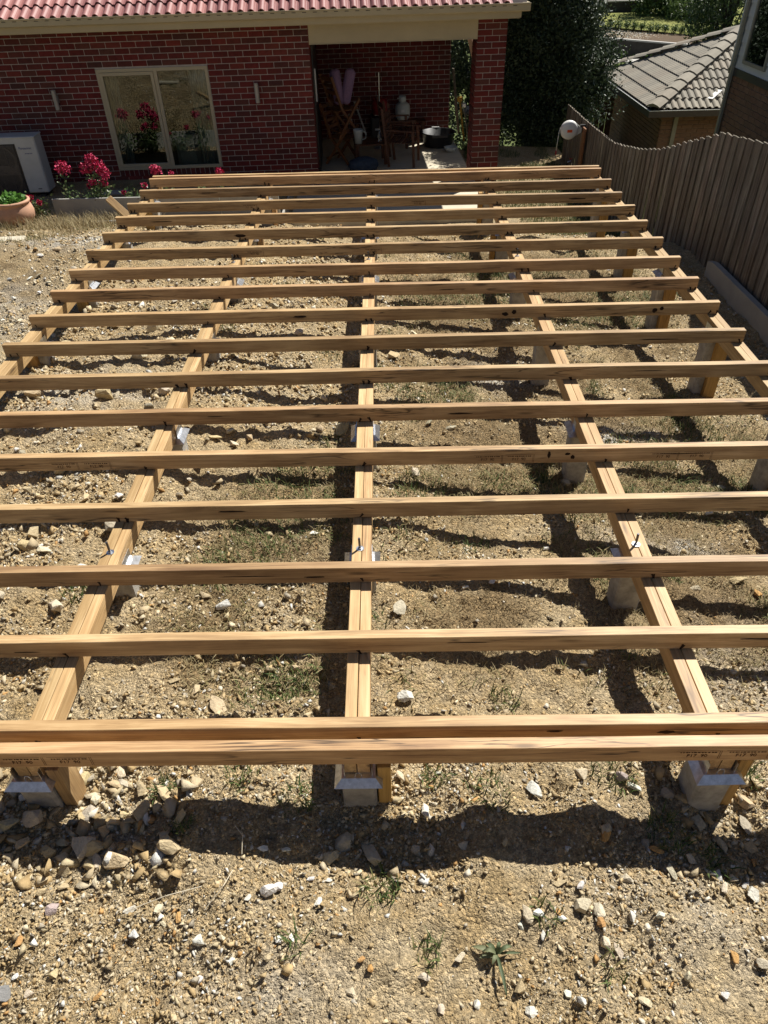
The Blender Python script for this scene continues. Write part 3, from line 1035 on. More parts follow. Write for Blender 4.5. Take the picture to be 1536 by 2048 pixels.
def curtain(s0, s1, t):
    mb = MB()
    n = 40
    for zz in (z0 - 0.05, z1 + 0.1):
        for k in range(n + 1):
            mb.v.append((s0 + (s1 - s0) * k / n, t + 0.03 * math.sin(k * 1.25), zz))
    for k in range(n):
        mb.f.append((k, k + 1, n + 2 + k, n + 1 + k))
    return mb.build('curtain', 'curtain', house, smooth=True)
curtain(-0.36, 0.10, 0.30)
curtain(-1.95, -1.55, 0.30)
mb = MB()
mb.cbox((-0.62, 0.55, -0.95), (0.42, 0.25, 0.62), 0.07)
tag(put('plastic_bag', mb.mesh('plastic_bag', 'whitepaint'), None, HO, (0, 0, HR)), 'bulky pale bag standing inside behind the window glass', 'bag')
mb = MB()
mb.b2(-3.0, 1.2, 0.24, 0.62, -1.40, -1.18)
mb.build('window_seat', 'fibro', house)

# sliding door in the patio side wall
mb = MB()
mb.b2(1.703, 1.725, 0.55, 2.3, FLOOR + 0.02, 0.62)
door = mb.build('patio_door', 'black', house)
MB().b2(1.727, 1.752, 0.70, 0.73, -0.25, 0.25).build('handle', 'whitepaint', door)

# patio slab, running out in front of the house
mb = MB()
mb.b2(1.2, 4.50, -2.0, 3.5, -1.62, FLOOR)
slab = kind(mb.build('patio_slab', 'slab', None, HO, (0, 0, HR)), 'structure')

# up and down wall lights
for i, (s, lab) in enumerate(((-2.52, 'slim steel up-down wall light on brick wall above the air conditioner'), (0.785, 'slim steel up-down wall light on brick wall between window and patio'))):
    L_ = thing('wall_light', lab, 'wall light', hw(s, 0, 0.04), HR, 'up-down lights on the brick wall')
    MB().lathe([(0.032, -0.145), (0.036, -0.14), (0.036, 0.14), (0.032, 0.145)], 16, (0, -0.085, 0)).build('tube', 'lamp_metal', L_, smooth=False)
    MB().b2(-0.03, 0.03, -0.05, -0.002, -0.05, 0.05).build('bracket', 'lamp_metal', L_)

# ================================================================== YARD THINGS BY THE HOUSE
def gz(x, y):
    return float(ground_height(np.array([x]), np.array([y]))[0])

def leaf_cloud(name, pts, size, mat, aspect=0.5, flat=0.0, parent=None, seed=1):
    """one mesh of small pointed leaves at pts"""
    r = np.random.default_rng(seed)
    pts = np.asarray(pts, float)
    n = len(pts)
    d = r.normal(size=(n, 3))
    d[:, 2] *= (1 - flat)
    d /= np.linalg.norm(d, axis=1)[:, None]
    e = r.normal(size=(n, 3))
    e -= (e * d).sum(1)[:, None] * d
    e /= np.linalg.norm(e, axis=1)[:, None]
    L = size * r.uniform(0.6, 1.3, n)[:, None]
    W = L * aspect
    v = np.stack([pts, pts + d * L * 0.45 + e * W * 0.5, pts + d * L, pts + d * L * 0.45 - e * W * 0.5], 1).reshape(-1, 3)
    f = np.arange(4 * n).reshape(n, 4)
    me = np_mesh(name, v, f, mat, {'rnd': ('FACE', 'FLOAT', r.uniform(0, 1, n))})
    return put(name, me, parent)

# air conditioner
ac = thing('air_conditioner', 'pale grey outdoor air conditioner unit against the brick wall', 'air conditioner', (-6.10, 11.30, gz(-6.1, 11.3)))
ac.rotation_euler = (0, 0, HR)
gzac = gz(-6.1, 11.3)
hgt = -0.33 - gzac
mb = MB()
mb.cbox((0, 0, hgt / 2 + 0.03), (0.94, 0.34, hgt - 0.06), 0.018)
body = mb.build('casing', 'ac', ac)
MB().cbox((0, 0, hgt - 0.012), (0.955, 0.355, 0.022), 0.008).build('lid', 'ac', ac)
MB().b2(-0.40, 0.14, -0.1735, -0.1705, 0.05, hgt - 0.10).build('coil_panel', 'black', ac)
for zc in (0.28, hgt - 0.34):
    MB().lathe([(0.225, 0.0), (0.225, 0.012), (0.19, 0.012), (0.19, 0.0)], 32).build('fan_ring', 'gutterdark', ac, (-0.13, -0.172, zc), (R(90), 0, 0))
    MB().lathe([(0.19, 0.0), (0.05, 0.001)], 32).build('fan_opening', 'black', ac, (-0.13, -0.1715, zc), (R(90), 0, 0))
    for k in range(26):
        zz = zc - 0.21 + k * 0.0168
        MB().b2(-0.37, 0.11, -0.196, -0.190, zz, zz + 0.005).build('grille_bar', 'steel_dark', ac)
    for xx in (-0.37, -0.21, -0.05, 0.105):
        MB().b2(xx, xx + 0.006, -0.190, -0.184, zc - 0.22, zc + 0.22).build('grille_upright', 'steel_dark', ac)
put('lettering', text_mesh('lettering', 'Panasonic', 0.052, 'blue'), body, (0.285, -0.1715, hgt - 0.17), (R(90), 0, 0))
put('lettering', text_mesh('lettering', 'inverter', 0.038, 'blue'), body, (0.32, -0.1715, hgt - 0.245), (R(90), 0, 0))
for sx in (-0.34, 0.34):
    MB().b2(sx - .05, sx + .05, -0.17, 0.17, -0.02, 0.035).build('foot', 'black', ac)
MB().b2(0.30, 0.36, -0.1735, -0.171, 0.12, 0.132).build('rating_plate', 'black', ac)

# terracotta pot with leafy plant
px, py = -5.47, 9.45
pz = gz(px, py) - 0.02
pot = thing('plant_pot', 'wide bellied terracotta pot of green leaves beside the air conditioner', 'pot', (px, py, pz))
MB().lathe([(0.15, 0.0), (0.22, 0.04), (0.275, 0.12), (0.285, 0.20), (0.265, 0.28), (0.245, 0.31), (0.262, 0.325), (0.272, 0.345), (0.262, 0.365), (0.235, 0.365), (0.225, 0.33), (0.22, 0.29)], 40, close=True).build('pot_body', 'terracotta', pot, smooth=True)
MB().lathe([(0.232, 0.30), (0.01, 0.31)], 24).build('soil', 'soil', pot)
r_ = np.random.default_rng(3)
th, rr = r_.uniform(0, 6.28, 420), 0.21 * np.sqrt(r_.uniform(0, 1, 420))
leaf_cloud('leaves', np.stack([rr * np.cos(th), rr * np.sin(th), 0.33 + r_.uniform(0, 0.13, 420) * (1 - rr / 0.3)], 1), 0.075, 'leaf_pot', 0.7, 0.5, pot, 3)

# raised garden bed: cement sheet edging with soil
bed = thing('garden_bed', 'raised bed edged with grey cement sheet under the window', 'garden bed', (0, 0, 0))
for (x0, x1, dz) in ((-5.06, -3.45, 0.0), (-3.44, -2.52, -0.005), (-2.51, -1.62, 0.004)):
    MB().cbox(((x0 + x1) / 2, 9.90, -1.10 + dz), (x1 - x0, 0.035, 0.33), 0.004).build('edging_board', 'fibro', bed)
MB().cbox((-5.07, 10.7, -1.37), (0.035, 1.5, 0.2), 0.004).build('edging_board', 'fibro', bed)
MB().cbox((-1.61, 10.7, -1.37), (0.035, 1.5, 0.2), 0.004).build('edging_board', 'fibro', bed)
for xx, zz in ((-4.4, -0.965), (-3.75, -0.962), (-3.2, -0.966), (-2.2, -0.962)):
    MB().b2(xx, xx + .012, 9.878, 9.881, zz, zz + .012).build('screw', 'stain', bed)
MB().b2(-5.05, -1.63, 9.92, 11.5, -1.6, -1.38).build('soil', 'soil', bed)
tag(MB().cbox((-4.60, 11.3, -1.30), (0.44, 0.25, 0.13), 0.012).build('concrete_paver', 'concrete'), 'grey concrete paver lying on the garden bed soil under the roses', 'paver')

# rose bushes
def rose(x, y, zb, stems, label, seed, cat='rose'):
    """stems: list of (dx, dz, r) flower clusters"""
    r = np.random.default_rng(seed)
    t = thing('rose_bush', label, cat, (x, y, zb), 0, 'red roses in the garden bed')
    mb = MB()
    lp = []
    for dx, dz, rad in stems:
        p0, p1 = Vector((dx * 0.2, 0, 0)), Vector((dx, r.uniform(-.06, .06), dz))
        mid = (p0 + p1) / 2 + Vector((r.uniform(-.04, .04), r.uniform(-.05, .05), 0.03))
        mb.tube([p0, mid, p1], [0.006, 0.005, 0.003], 5)
        for _ in range(85):
            q = p0.lerp(p1, r.uniform(0.05, 0.85)) + Vector(r.normal(0, 0.055, 3))
            lp.append(tuple(q))
    mb.build('stem', 'leaf_rose', t)
    leaf_cloud('foliage', lp, 0.052, 'leaf_rose', 0.62, 0.3, t, seed)
    for dx, dz, rad in stems:
        if rad <= 0:
            continue
        n = int(90 + 9000 * rad * rad)
        d = r.normal(size=(n, 3))
        d /= np.linalg.norm(d, axis=1)[:, None]
        k = r.uniform(0.25, 1.0, n) ** 0.5
        lump = 1 + 0.22 * np.sin(d[:, 0] * 7 + seed) * np.sin(d[:, 2] * 6)
        pts = d * (rad * k * lump)[:, None] * np.array([1.0, 0.8, 0.85]) + np.array([dx, 0, dz])
        leaf_cloud('flower_cluster', pts, 0.034, 'rose', 0.95, 0.0, t, seed + 9)
rose(-4.86, 10.12, -1.38, [(0.0, 0.83, 0.12), (-0.03, 0.60, 0.0), (0.1, 0.55, 0.0)], 'rose bush with one round red head beside the air conditioner', 11)
rose(-4.42, 10.12, -1.38, [(0.03, 0.94, 0.09), (-0.09, 0.81, 0.085), (0.10, 0.83, 0.105), (0.17, 0.74, 0.095), (0.12, 0.60, 0.065), (-0.03, 0.62, 0.055), (-0.1, 0.56, 0.03), (-0.2, 0.52, 0.0)], 'tall rose bush carrying a crowded mass of red blooms', 12)
rose(-5.30, 9.72, -1.17, [(-0.01, 0.30, 0.05), (0.12, 0.24, 0.03), (0.20, 0.27, 0.0), (0.05, 0.16, 0.0)], 'small straggly rose at the corner of the bed beside the pot', 13)
rose(-3.46, 10.12, -1.38, [(0.0, 0.77, 0.085), (0.02, 0.62, 0.0), (0.22, 0.70, 0.03)], 'rose with a single round red head below the window mullion', 14)
rose(-3.92, 10.12, -1.38, [(0.0, 0.56, 0.0), (0.10, 0.52, 0.0), (0.24, 0.55, 0.035), (-0.1, 0.46, 0.02), (0.3, 0.50, 0.0)], 'low leafy rose with few buds under the window', 15)
rose(-2.50, 10.12, -1.38, [(0.0, 0.72, 0.05), (-0.2, 0.64, 0.025), (0.2, 0.57, 0.0), (-0.4, 0.62, 0.02)], 'rose with a small red head peeping over the last joist', 16)

# loose offcuts and pipe on the ground
def lay(name, size, loc, rot, mat, label, cat):
    mb = MB()
    mb.cbox((0, 0, 0), size, 0.003)
    return tag(mb.build(name, mat, None, loc, rot), label, cat)
lay('timber_offcut', (0.40, 0.09, 0.045), (-3.46, 8.25, -0.615), (0.5, R(32), R(-30)), 'joist', 'short timber offcut propped at an angle on the rubble beside the deck frame', 'offcut')
lay('timber_offcut', (0.55, 0.16, 0.035), (-4.42, 6.85, gz(-4.42, 6.85) + 0.02), (0.03, 0.02, R(8)), 'slab', 'pale flat board lying on the bare ground near the pot', 'board')
mb = MB()
mb.tube([(-4.55, 9.55, gz(-4.55, 9.55) + 0.02), (-3.3, 9.45, gz(-3.3, 9.45) + 0.02)], 0.016, 8)
tag(mb.build('pipe', 'whitepaint', smooth=True), 'thin white pipe lying along the foot of the garden bed', 'pipe')
mb = MB()
for k in range(3):
    y = 8.9 + 0.12 * k
    mb.tube([(-2.35 + 0.04 * k, y, gz(-2.3, y) + 0.03), (-2.0, y + 0.1, gz(-2.0, y) + 0.06), (-1.65, y, gz(-1.65, y) + 0.03)], 0.012, 6)
tag(mb.build('cable_coil', 'black', smooth=True), 'black cable loosely coiled on the ground behind the joists', 'cable')
mb = MB()
mb.tube([(1.20, 7.95, gz(1.2, 7.95) + 0.02), (1.75, 8.12, gz(1.75, 8.12) + 0.02)], 0.02, 8)
tag(mb.build('pipe', 'whitepaint', smooth=True), 'short white pipe on the grass beyond the far joist', 'pipe')

# ================================================================== FENCE
FXX = 3.52
FT = ([2.0, 4.0, 5.7, 6.23, 6.77, 7.2, 7.85, 8.55, 9.26, 10.6, 12.33, 14.1], [0.58, 0.60, 0.554, 0.493, 0.429, 0.294, 0.088, -0.13, -0.292, -0.511, -0.576, -0.606])
fence = thing('paling_fence', 'weathered timber paling fence with a dipping top along the deck', 'fence', (FXX, 8, -1.0))
def paling_mesh(h):
    mb = MB()
    mb.cbox((0, 0, 0), (h, 0.100, 0.015), 0.0018)
    return mb.mesh('paling', 'paling')
VERT = Matrix(((0, 0, 1), (0, 1, 0), (1, 0, 0))).to_euler()
y = 2.2
k = 0
while y < 14.1:
    wide = 0.105
    zt = float(np.interp(y, *FT)) + random.uniform(-0.006, 0.006)
    zb = min(gz(3.4, min(y, 14)), -0.75) - 0.12
    h = zt - zb
    o = put('paling', paling_mesh(h), fence, (0.0 + (0.0 if k % 2 else 0.017) + random.uniform(-.002, .002), y - 8, (zt + zb) / 2 + 1.0), VERT)
    o.rotation_euler.rotate_axis('Z', random.uniform(-.012, .012))
    y += 0.083 + random.uniform(-0.006, 0.006)
    k += 1
for zoff in (0.28, 0.95):
    for a, b in ((2.2, 4.2), (4.2, 6.2), (6.2, 7.2), (7.2, 8.2), (8.2, 9.2), (9.2, 10.6), (10.6, 14.1)):
        za, zb = np.interp(a, *FT) - zoff, np.interp(b, *FT) - zoff
        MB().bar((0.06, a - 8, za + 1), (0.06, b - 8, zb + 1), 0.045, 0.07).build('rail', 'paling', fence)
for yp in (2.6, 5.0, 7.4, 9.8, 12.2, 14.0):
    MB().b2(0.045, 0.135, yp - 8.05, yp - 7.95, -1.6, float(np.interp(yp, *FT)) + 1 - 0.12).build('post', 'paling', fence)
# concrete sleeper at the fence foot
mb = MB()
mb.prism([(-1.6, -0.26), (1.35, -0.26), (1.35, 0.12), (1.22, 0.15), (-1.6, 0.19)], -0.03, 0.03)
o = mb.build('concrete_sleeper', 'fibro', None, (3.435, 4.72, -0.76), (0, 0, R(90)))
tag(o, 'grey concrete sleeper standing on edge at the foot of the fence', 'sleeper')

# hose reel on the fence
hr = thing('hose_reel', 'round white retractable hose reel with orange badge hung on the fence', 'hose reel', (3.22, 12.45, -0.70))
hr.scale = (0.78, 0.78, 0.78)
prof = [(0.02, -0.09), (0.15, -0.085), (0.185, -0.06), (0.195, 0.0), (0.185, 0.06), (0.15, 0.085), (0.02, 0.09)]
MB().lathe(prof, 28).build('drum', 'whitepaint', hr, (0, 0, 0), (R(90), 0, 0), smooth=True)
mb = MB()
mb.prism([(0.0, 0.12), (0.12, 0.14), (0.27, 0.04), (0.27, -0.05), (0.12, -0.13), (0.0, -0.12)], -0.05, 0.05)
mb.build('housing', 'ac', hr)
MB().cbox((0.0, -0.091, -0.01), (0.11, 0.006, 0.055), 0.002).build('badge', 'orange', hr)
MB().b2(0.24, 0.35, -0.03, 0.03, -0.06, 0.10).build('arm', 'black', hr)
mb = MB()
mb.tube([(-0.19, 0, 0.05), (-0.215, 0, -0.02), (-0.225, 0, -0.2), (-0.235, 0, -0.42)], 0.008, 6)
hs_ = mb.build('hose', 'whitepaint', hr, smooth=True)
MB().lathe([(0.014, -0.09), (0.02, -0.05), (0.012, 0.0)], 8, (-0.235, 0, -0.42)).build('nozzle', 'redplastic', hs_)
mb = MB()
mb.cbox((3.455, 12.3, -1.02), (0.03, 0.18, 0.75), 0.003)
tag(mb.build('mounting_board', 'chairwood'), 'orange brown board fixed to the fence behind the hose reel', 'board')
tap = thing('garden_tap', 'small brass garden tap with hose fittings below the hose reel', 'tap', (3.36, 12.5, -1.35))
MB().tube([(0, 0, -0.3), (0, 0, 0.1), (-0.03, -0.02, 0.14), (-0.09, -0.03, 0.12)], 0.012, 8).build('pipe', 'galv', tap)
MB().lathe([(0.028, 0), (0.028, 0.01)], 10, (-0.03, -0.02, 0.17)).build('tap_handle', 'redplastic', tap)

# ================================================================== PATIO CONTENTS
def patio(name, label, cat, s, t, rot=0.0, z=FLOOR, group=None):
    return thing(name, label, cat, hw(s, t, z), HR + rot, group)

def folding_chair(t, m='chairwood'):
    for sx in (-0.24, 0.24):
        MB().bar((sx, 0.22, 0.0), (sx, -0.26, 0.62), 0.028, 0.045, (0, 1, 0)).build('leg', m, t)
        MB().bar((sx * 0.86, -0.26, 0.0), (sx * 0.86, 0.10, 0.46), 0.028, 0.045, (0, 1, 0)).build('leg', m, t)
        MB().bar((sx * 0.86, 0.10, 0.46), (sx * 0.86, 0.30, 1.02), 0.028, 0.045, (0, 1, 0)).build('back_post', m, t)
    for k in range(6):
        y = -0.22 + k * 0.075
        MB().cbox((0, y, 0.452), (0.44, 0.06, 0.018), 0.004).build('seat_slat', m, t)
    for k in range(4):
        f = 0.3 + 0.2 * k
        MB().cbox((0, 0.10 + 0.20 * f, 0.46 + 0.56 * f), (0.42, 0.018, 0.06), 0.004).build('back_slat', m, t)
    MB().cbox((0, 0.20, 0.1), (0.48, 0.03, 0.03), 0.003).build('stretcher', m, t)
c1 = patio('folding_chair', 'upright timber folding chair with crossed legs in the patio', 'chair', 2.12, 1.55, R(62), group='timber folding chairs on the patio')
folding_chair(c1)
c2 = patio('folding_chair', 'timber folding chair stacked on another, holding lavender cushions', 'chair', 2.16, 1.55, R(120), FLOOR + 0.475, 'timber folding chairs on the patio')
folding_chair(c2)
for k, (ds, rz, lab) in enumerate(((-0.06, 0.12, 'rolled lavender cushion leaning left of its twin on stacked chair'), (0.14, -0.25, 'rolled lavender cushion leaning with its top toward the gas bottle'))):
    mb = MB()
    mb.cbox((0, 0, 0), (0.19, 0.16, 0.58), 0.05)
    o = mb.build('cushion', 'cushion', None, hw(2.16 + ds, 1.45, -0.15), (0, -rz, HR), smooth=True)
    tag(o, ['lavender cushion standing upright against the chair back', 'lavender cushion tilted sideways on the stacked chair'][k], 'cushion', 'lavender cushions on the stacked chair')

gb = patio('gas_bottle', 'grey green gas bottle standing on a low timber bench', 'gas bottle', 3.43, 3.2, 0, -1.08)
MB().lathe([(0.11, 0.0), (0.11, 0.025), (0.135, 0.05), (0.155, 0.09), (0.157, 0.25), (0.14, 0.30), (0.09, 0.335), (0.05, 0.345)], 28).build('tank', 'cylgrey', gb, smooth=True)
MB().lathe([(0.075, 0.33), (0.075, 0.45), (0.07, 0.45), (0.07, 0.33)], 20).build('collar', 'cylgrey', gb, smooth=True)
MB().tube([(0, 0, 0.34), (0, 0, 0.41), (-0.11, 0.0, 0.41)], 0.012, 8).build('valve', 'galv', gb)
MB().cbox((0.0, -0.157, 0.2), (0.075, 0.004, 0.05), 0.001).build('label_plate', 'whitepaint', gb)
bn = patio('wooden_bench', 'dark red timber bench under the gas bottle', 'bench', 3.52, 3.2)
for k in range(3):
    MB().cbox((0, -0.12 + 0.12 * k, 0.355), (0.78, 0.11, 0.025), 0.003).build('seat_slat', 'redwood', bn)
for sx in (-0.34, 0.34):
    for sy in (-0.14, 0.14):
        MB().b2(sx - .03, sx + .03, sy - .03, sy + .03, 0, 0.342).build('leg', 'redwood', bn)
    MB().b2(sx - .025, sx + .025, -0.11, 0.11, 0.12, 0.17).build('rail', 'redwood', bn)

def slat_chair(t, m):
    for sx in (-0.27, 0.27):
        MB().bar((sx, -0.26, 0), (sx, -0.24, 0.6), 0.045, 0.045, (0, 1, 0)).build('leg', m, t)
        MB().bar((sx, 0.22, 0), (sx, 0.34, 0.98), 0.045, 0.04, (0, 1, 0)).build('leg', m, t)
        MB().bar((sx, -0.30, 0.61), (sx, 0.28, 0.63), 0.06, 0.022).build('armrest', m, t)
    for k in range(6):
        MB().cbox((0, -0.22 + 0.085 * k, 0.41), (0.50, 0.068, 0.018), 0.003).build('seat_slat', m, t)
    for k in range(4):
        MB().cbox((0, 0.275 + 0.012 * k, 0.50 + 0.12 * k), (0.50, 0.018, 0.075), 0.003).build('back_slat', m, t)
sch = patio('garden_chair', 'dark slatted timber armchair with its seat catching the sun', 'chair', 3.30, 1.25, R(75))
slat_chair(sch, 'redwood')
sch2 = patio('garden_chair', 'dark slatted timber armchair pushed in behind the sunlit one', 'chair', 3.25, 2.10, R(100))
slat_chair(sch2, 'redwood')
lt = patio('low_table', 'low dark timber table holding bottle and jug', 'table', 2.68, 1.45, R(4))
for k in range(4):
    MB().cbox((0, -0.21 + 0.14 * k, 0.36), (0.62, 0.13, 0.025), 0.003).build('top_board', 'redwood', lt)
for sx in (-0.27, 0.27):
    for sy in (-0.22, 0.22):
        MB().b2(sx - .03, sx + .03, sy - .03, sy + .03, 0, 0.347).build('leg', 'redwood', lt)
o = patio('water_bottle', 'clear plastic water bottle on the low table', 'bottle', 2.86, 1.40, 0, FLOOR + 0.375)
MB().lathe([(0.034, 0), (0.036, 0.02), (0.034, 0.13), (0.014, 0.18), (0.014, 0.195)], 16).build('bottle_body', 'clear', o, smooth=True)
MB().lathe([(0.016, 0.196), (0.016, 0.215)], 12).build('cap', 'whitepaint', o)
o = patio('jug', 'clear jug with handle on the low table beside the chairs', 'jug', 2.45, 1.30, 0, FLOOR + 0.375)
MB().lathe([(0.07, 0), (0.085, 0.20), (0.095, 0.24), (0.09, 0.24), (0.078, 0.19), (0.06, 0.012)], 20).build('jug_body', 'cylgrey', o, smooth=True)
MB().tube([(0.09, 0, 0.21), (0.15, 0, 0.18), (0.14, 0, 0.08), (0.078, 0, 0.06)], 0.009, 8).build('handle', 'cylgrey', o)
mb = MB()
mb.lathe([(0.05, 0), (0.22, 0.03), (0.27, 0.12), (0.24, 0.20), (0.12, 0.25), (0.03, 0.26)], 18)
o = mb.build('bundle', 'bluecloth', None, hw(2.52, 0.75, FLOOR), (0, 0, 0.3), smooth=True)
o.scale = (1.1, 0.8, 1.0)
tag(o, 'crumpled dark blue bundle of fabric at the patio edge', 'bundle')
pl = patio('pole_stand', 'thin upright pole stand with small crossbar in the patio', 'stand', 2.92, 2.55)
MB().tube([(0, 0, 0.01), (0, 0, 1.35)], 0.010, 8).build('pole', 'galv', pl)
MB().lathe([(0.14, 0.0), (0.13, 0.012)], 18).build('base', 'galv', pl)
MB().b2(-0.10, 0.03, -0.012, 0.012, 0.33, 0.36).build('clamp', 'whitepaint', pl)
MB().b2(-0.10, 0.03, -0.006, 0.006, 0.60, 0.607).build('crossbar', 'galv', pl)
mb = MB()
mb.lathe([(0.03, 0), (0.15, 0.02), (0.17, 0.16), (0.15, 0.30), (0.04, 0.33)], 20)
tag(mb.build('red_bag', 'redplastic', None, hw(2.95, 3.05, -0.95), smooth=True), 'dark red round bag behind the pole stand', 'bag')
tag(MB().cbox((0, 0, 0.25), (0.4, 0.35, 0.5), 0.01).build('storage_box', 'black', None, hw(2.95, 3.05, FLOOR), (0, 0, HR)), 'black box under the dark red bag', 'box')
for k, (a, b, lab) in enumerate((((2.62, 1.9, FLOOR + 0.38), (2.42, 2.3, -0.55), 'long pale batten leaning beside the low table'), ((2.45, 1.95, FLOOR + 0.3), (2.30, 2.25, -0.75), 'short pale batten leaning beside the folding chairs'))):
    mb = MB()
    mb.bar(tuple(hw(*a)), tuple(hw(*b)), 0.03, 0.02)
    tag(mb.build('batten', 'fibro'), lab, 'batten')
tub = patio('black_tub', 'wide black plastic tub with pale handle on the patio slab', 'tub', 4.12, 2.55)
MB().lathe([(0.26, 0.0), (0.30, 0.05), (0.335, 0.24), (0.36, 0.255), (0.36, 0.27), (0.325, 0.265), (0.29, 0.06), (0.02, 0.03)], 32).build('tub_wall', 'black', tub, smooth=True)
MB().cbox((-0.02, 0.34, 0.27), (0.16, 0.03, 0.035), 0.006).build('handle', 'whitepaint', tub)
MB().b2(-0.16, 0.16, -0.372, -0.355, 0.225, 0.268).build('rim_grip', 'black', tub)
bw = patio('bowl', 'shallow pale bowl beside the black tub', 'bowl', 4.32, 2.02)
MB().lathe([(0.07, 0.0), (0.10, 0.03), (0.135, 0.085), (0.13, 0.088), (0.09, 0.035), (0.02, 0.015)], 24).build('bowl_body', 'cylgrey', bw, smooth=True)

# tools and boards leaning at the open side
mb = MB()
mb.bar((1.60, 15.95, -1.45), (1.42, 15.8, -0.2), 0.06, 0.02)
tag(mb.build('leaning_board', 'paling'), 'grey board leaning at the end of the patio wall', 'board')
mb = MB()
mb.bar((2.05, 16.0, -0.5), (1.60, 16.6, 1.1), 0.16, 0.12)
tag(mb.build('leaning_slab', 'terracotta'), 'pinkish sawn log end leaning behind the patio wall', 'log')
mb = MB()
mb.cbox((1.83, 15.75, -0.98), (0.34, 0.25, 0.16), 0.05)
o = mb.build('sack', 'fibro', None)
tag(o, 'grey green sack slumped beside the leaning board', 'sack')
for k, (x, y, zt, col, lab) in enumerate(((1.56, 15.55, -0.72, 'yellow', 'yellow handled tool standing against the sack'), (1.66, 15.6, -0.85, 'galv', 'steel garden tool leaning against the sack'), (1.76, 15.45, -0.95, 'steel_dark', 'dark garden tool leaning at the slab edge'))):
    mb = MB()
    mb.bar((x + 0.12, y - 0.08, -1.5), (x, y, zt), 0.03, 0.03)
    mb.cbox((x, y, zt), (0.11, 0.05, 0.10), 0.02)
    tag(mb.build('garden_tool', col), lab, 'tool')
# low rubble stone edge by the grass strip
for k in range(7):
    mb = MB()
    mb.cbox((0, 0, 0), (0.30, 0.20, 0.10), 0.03)
    o = mb.build('stacked_stone', 'retwall', None, (1.95 + random.uniform(-.05, .05), 15.2 + random.uniform(-.1, .1), -1.50 + 0.085 * k), (0, 0, random.uniform(-.3, .3)))
    tag(o, 'flat stone in a low stack beyond the patio slab', 'stone', 'flat stones stacked beyond the slab')

# ================================================================== TREES AND PLANTS BEHIND
def tree(name, label, loc, radii, zc, trunk_h, n_clump, n_leaf, size, mat, seed, clump_r, cat='tree', aspect=0.5):
    r = np.random.default_rng(seed)
    t = thing(name, label, cat, loc)
    mb = MB()
    top = Vector((0.05, 0.0, trunk_h))
    mb.tube([(0, 0, -0.3), (0.03, 0.02, trunk_h * 0.4), tuple(top)], [0.10, 0.08, 0.06], 10)
    cl = []
    for k in range(n_clump):
        d = r.normal(size=3)
        d /= np.linalg.norm(d)
        q = r.uniform(0.35, 1.0) ** 0.45
        wob = 1 + 0.20 * math.sin(3 * d[0] + seed) * math.cos(4 * d[2] + 1) + r.uniform(-.10, .10)
        cl.append(d * q * wob * np.array(radii) + np.array([0, 0, zc]))
    cl = np.array(cl)
    for k in range(0, n_clump, max(1, n_clump // 26)):
        c = Vector(cl[k])
        mb.tube([tuple(top * r.uniform(.5, 1)), tuple((top + c) / 2 + Vector((0, 0, 0.1))), tuple(c)], [0.04, 0.025, 0.008], 6)
    mb.build('trunk', 'retwall', t)
    per = n_leaf // n_clump
    pts = (cl[:, None, :] + r.normal(0, 1, (n_clump, per, 3)) * np.array([clump_r, clump_r, clump_r * 0.8]) * r.uniform(0.6, 1.3, (n_clump, 1, 1))).reshape(-1, 3)
    leaf_cloud('crown', pts, size, mat, aspect, 0.0, t, seed)
    return t
tree('shrub_tree', 'dense dark green bushy tree between the brick house and fence', (3.45, 15.9, -2.0), (0.98, 1.05, 2.45), 2.1, 1.2, 420, 120000, 0.07, 'leaf_shrub', 5, 0.17)
tree('hedge_shrub', 'dark overgrown shrub behind the open end of the patio', (2.2, 18.6, -2.4), (1.6, 0.9, 2.4), 2.0, 1.0, 190, 42000, 0.09, 'leaf_shrub', 25, 0.2, 'shrub')
tree('garden_tree', 'loose olive green tree rising behind the grey tiled garage', (12.9, 31.0, -3.3), (1.45, 1.5, 2.6), 3.0, 2.0, 90, 14000, 0.14, 'leaf_tree', 6, 0.35)
tree('hedge_shrub', 'dark rounded shrub at the back of the far lawn beside the fence', (19.2, 58, -3.2), (2.6, 1.6, 1.7), 1.2, 0.8, 50, 7000, 0.22, 'leaf_hedge', 7, 0.4, 'shrub')
tree('hedge_shrub', 'broad pale green shrub behind the far lawn', (22.0, 59, -3.2), (2.8, 1.6, 2.0), 1.3, 0.8, 50, 7000, 0.22, 'leaf_tree', 8, 0.4, 'shrub')
tree('hedge_shrub', 'low strappy green shrub along the far lawn edge', (20.5, 55, -3.3), (2.0, 1.0, 0.9), 0.6, 0.4, 40, 5000, 0.25, 'leaf_hedge', 9, 0.3, 'shrub', 0.2)
tree('grass_clump_shrub', 'green shrub by the lane beside the garage end', (8.2, 27.5, -3.15), (0.9, 0.8, 0.9), 0.6, 0.4, 30, 4000, 0.12, 'leaf_hedge', 10, 0.22, 'shrub')
tree('creeper', 'sparse creeper reaching over the garage gutter corner', (5.55, 21.2, -2.7), (0.35, 0.5, 0.8), 1.15, 0.8, 16, 900, 0.07, 'leaf_tree', 19, 0.14, 'shrub')
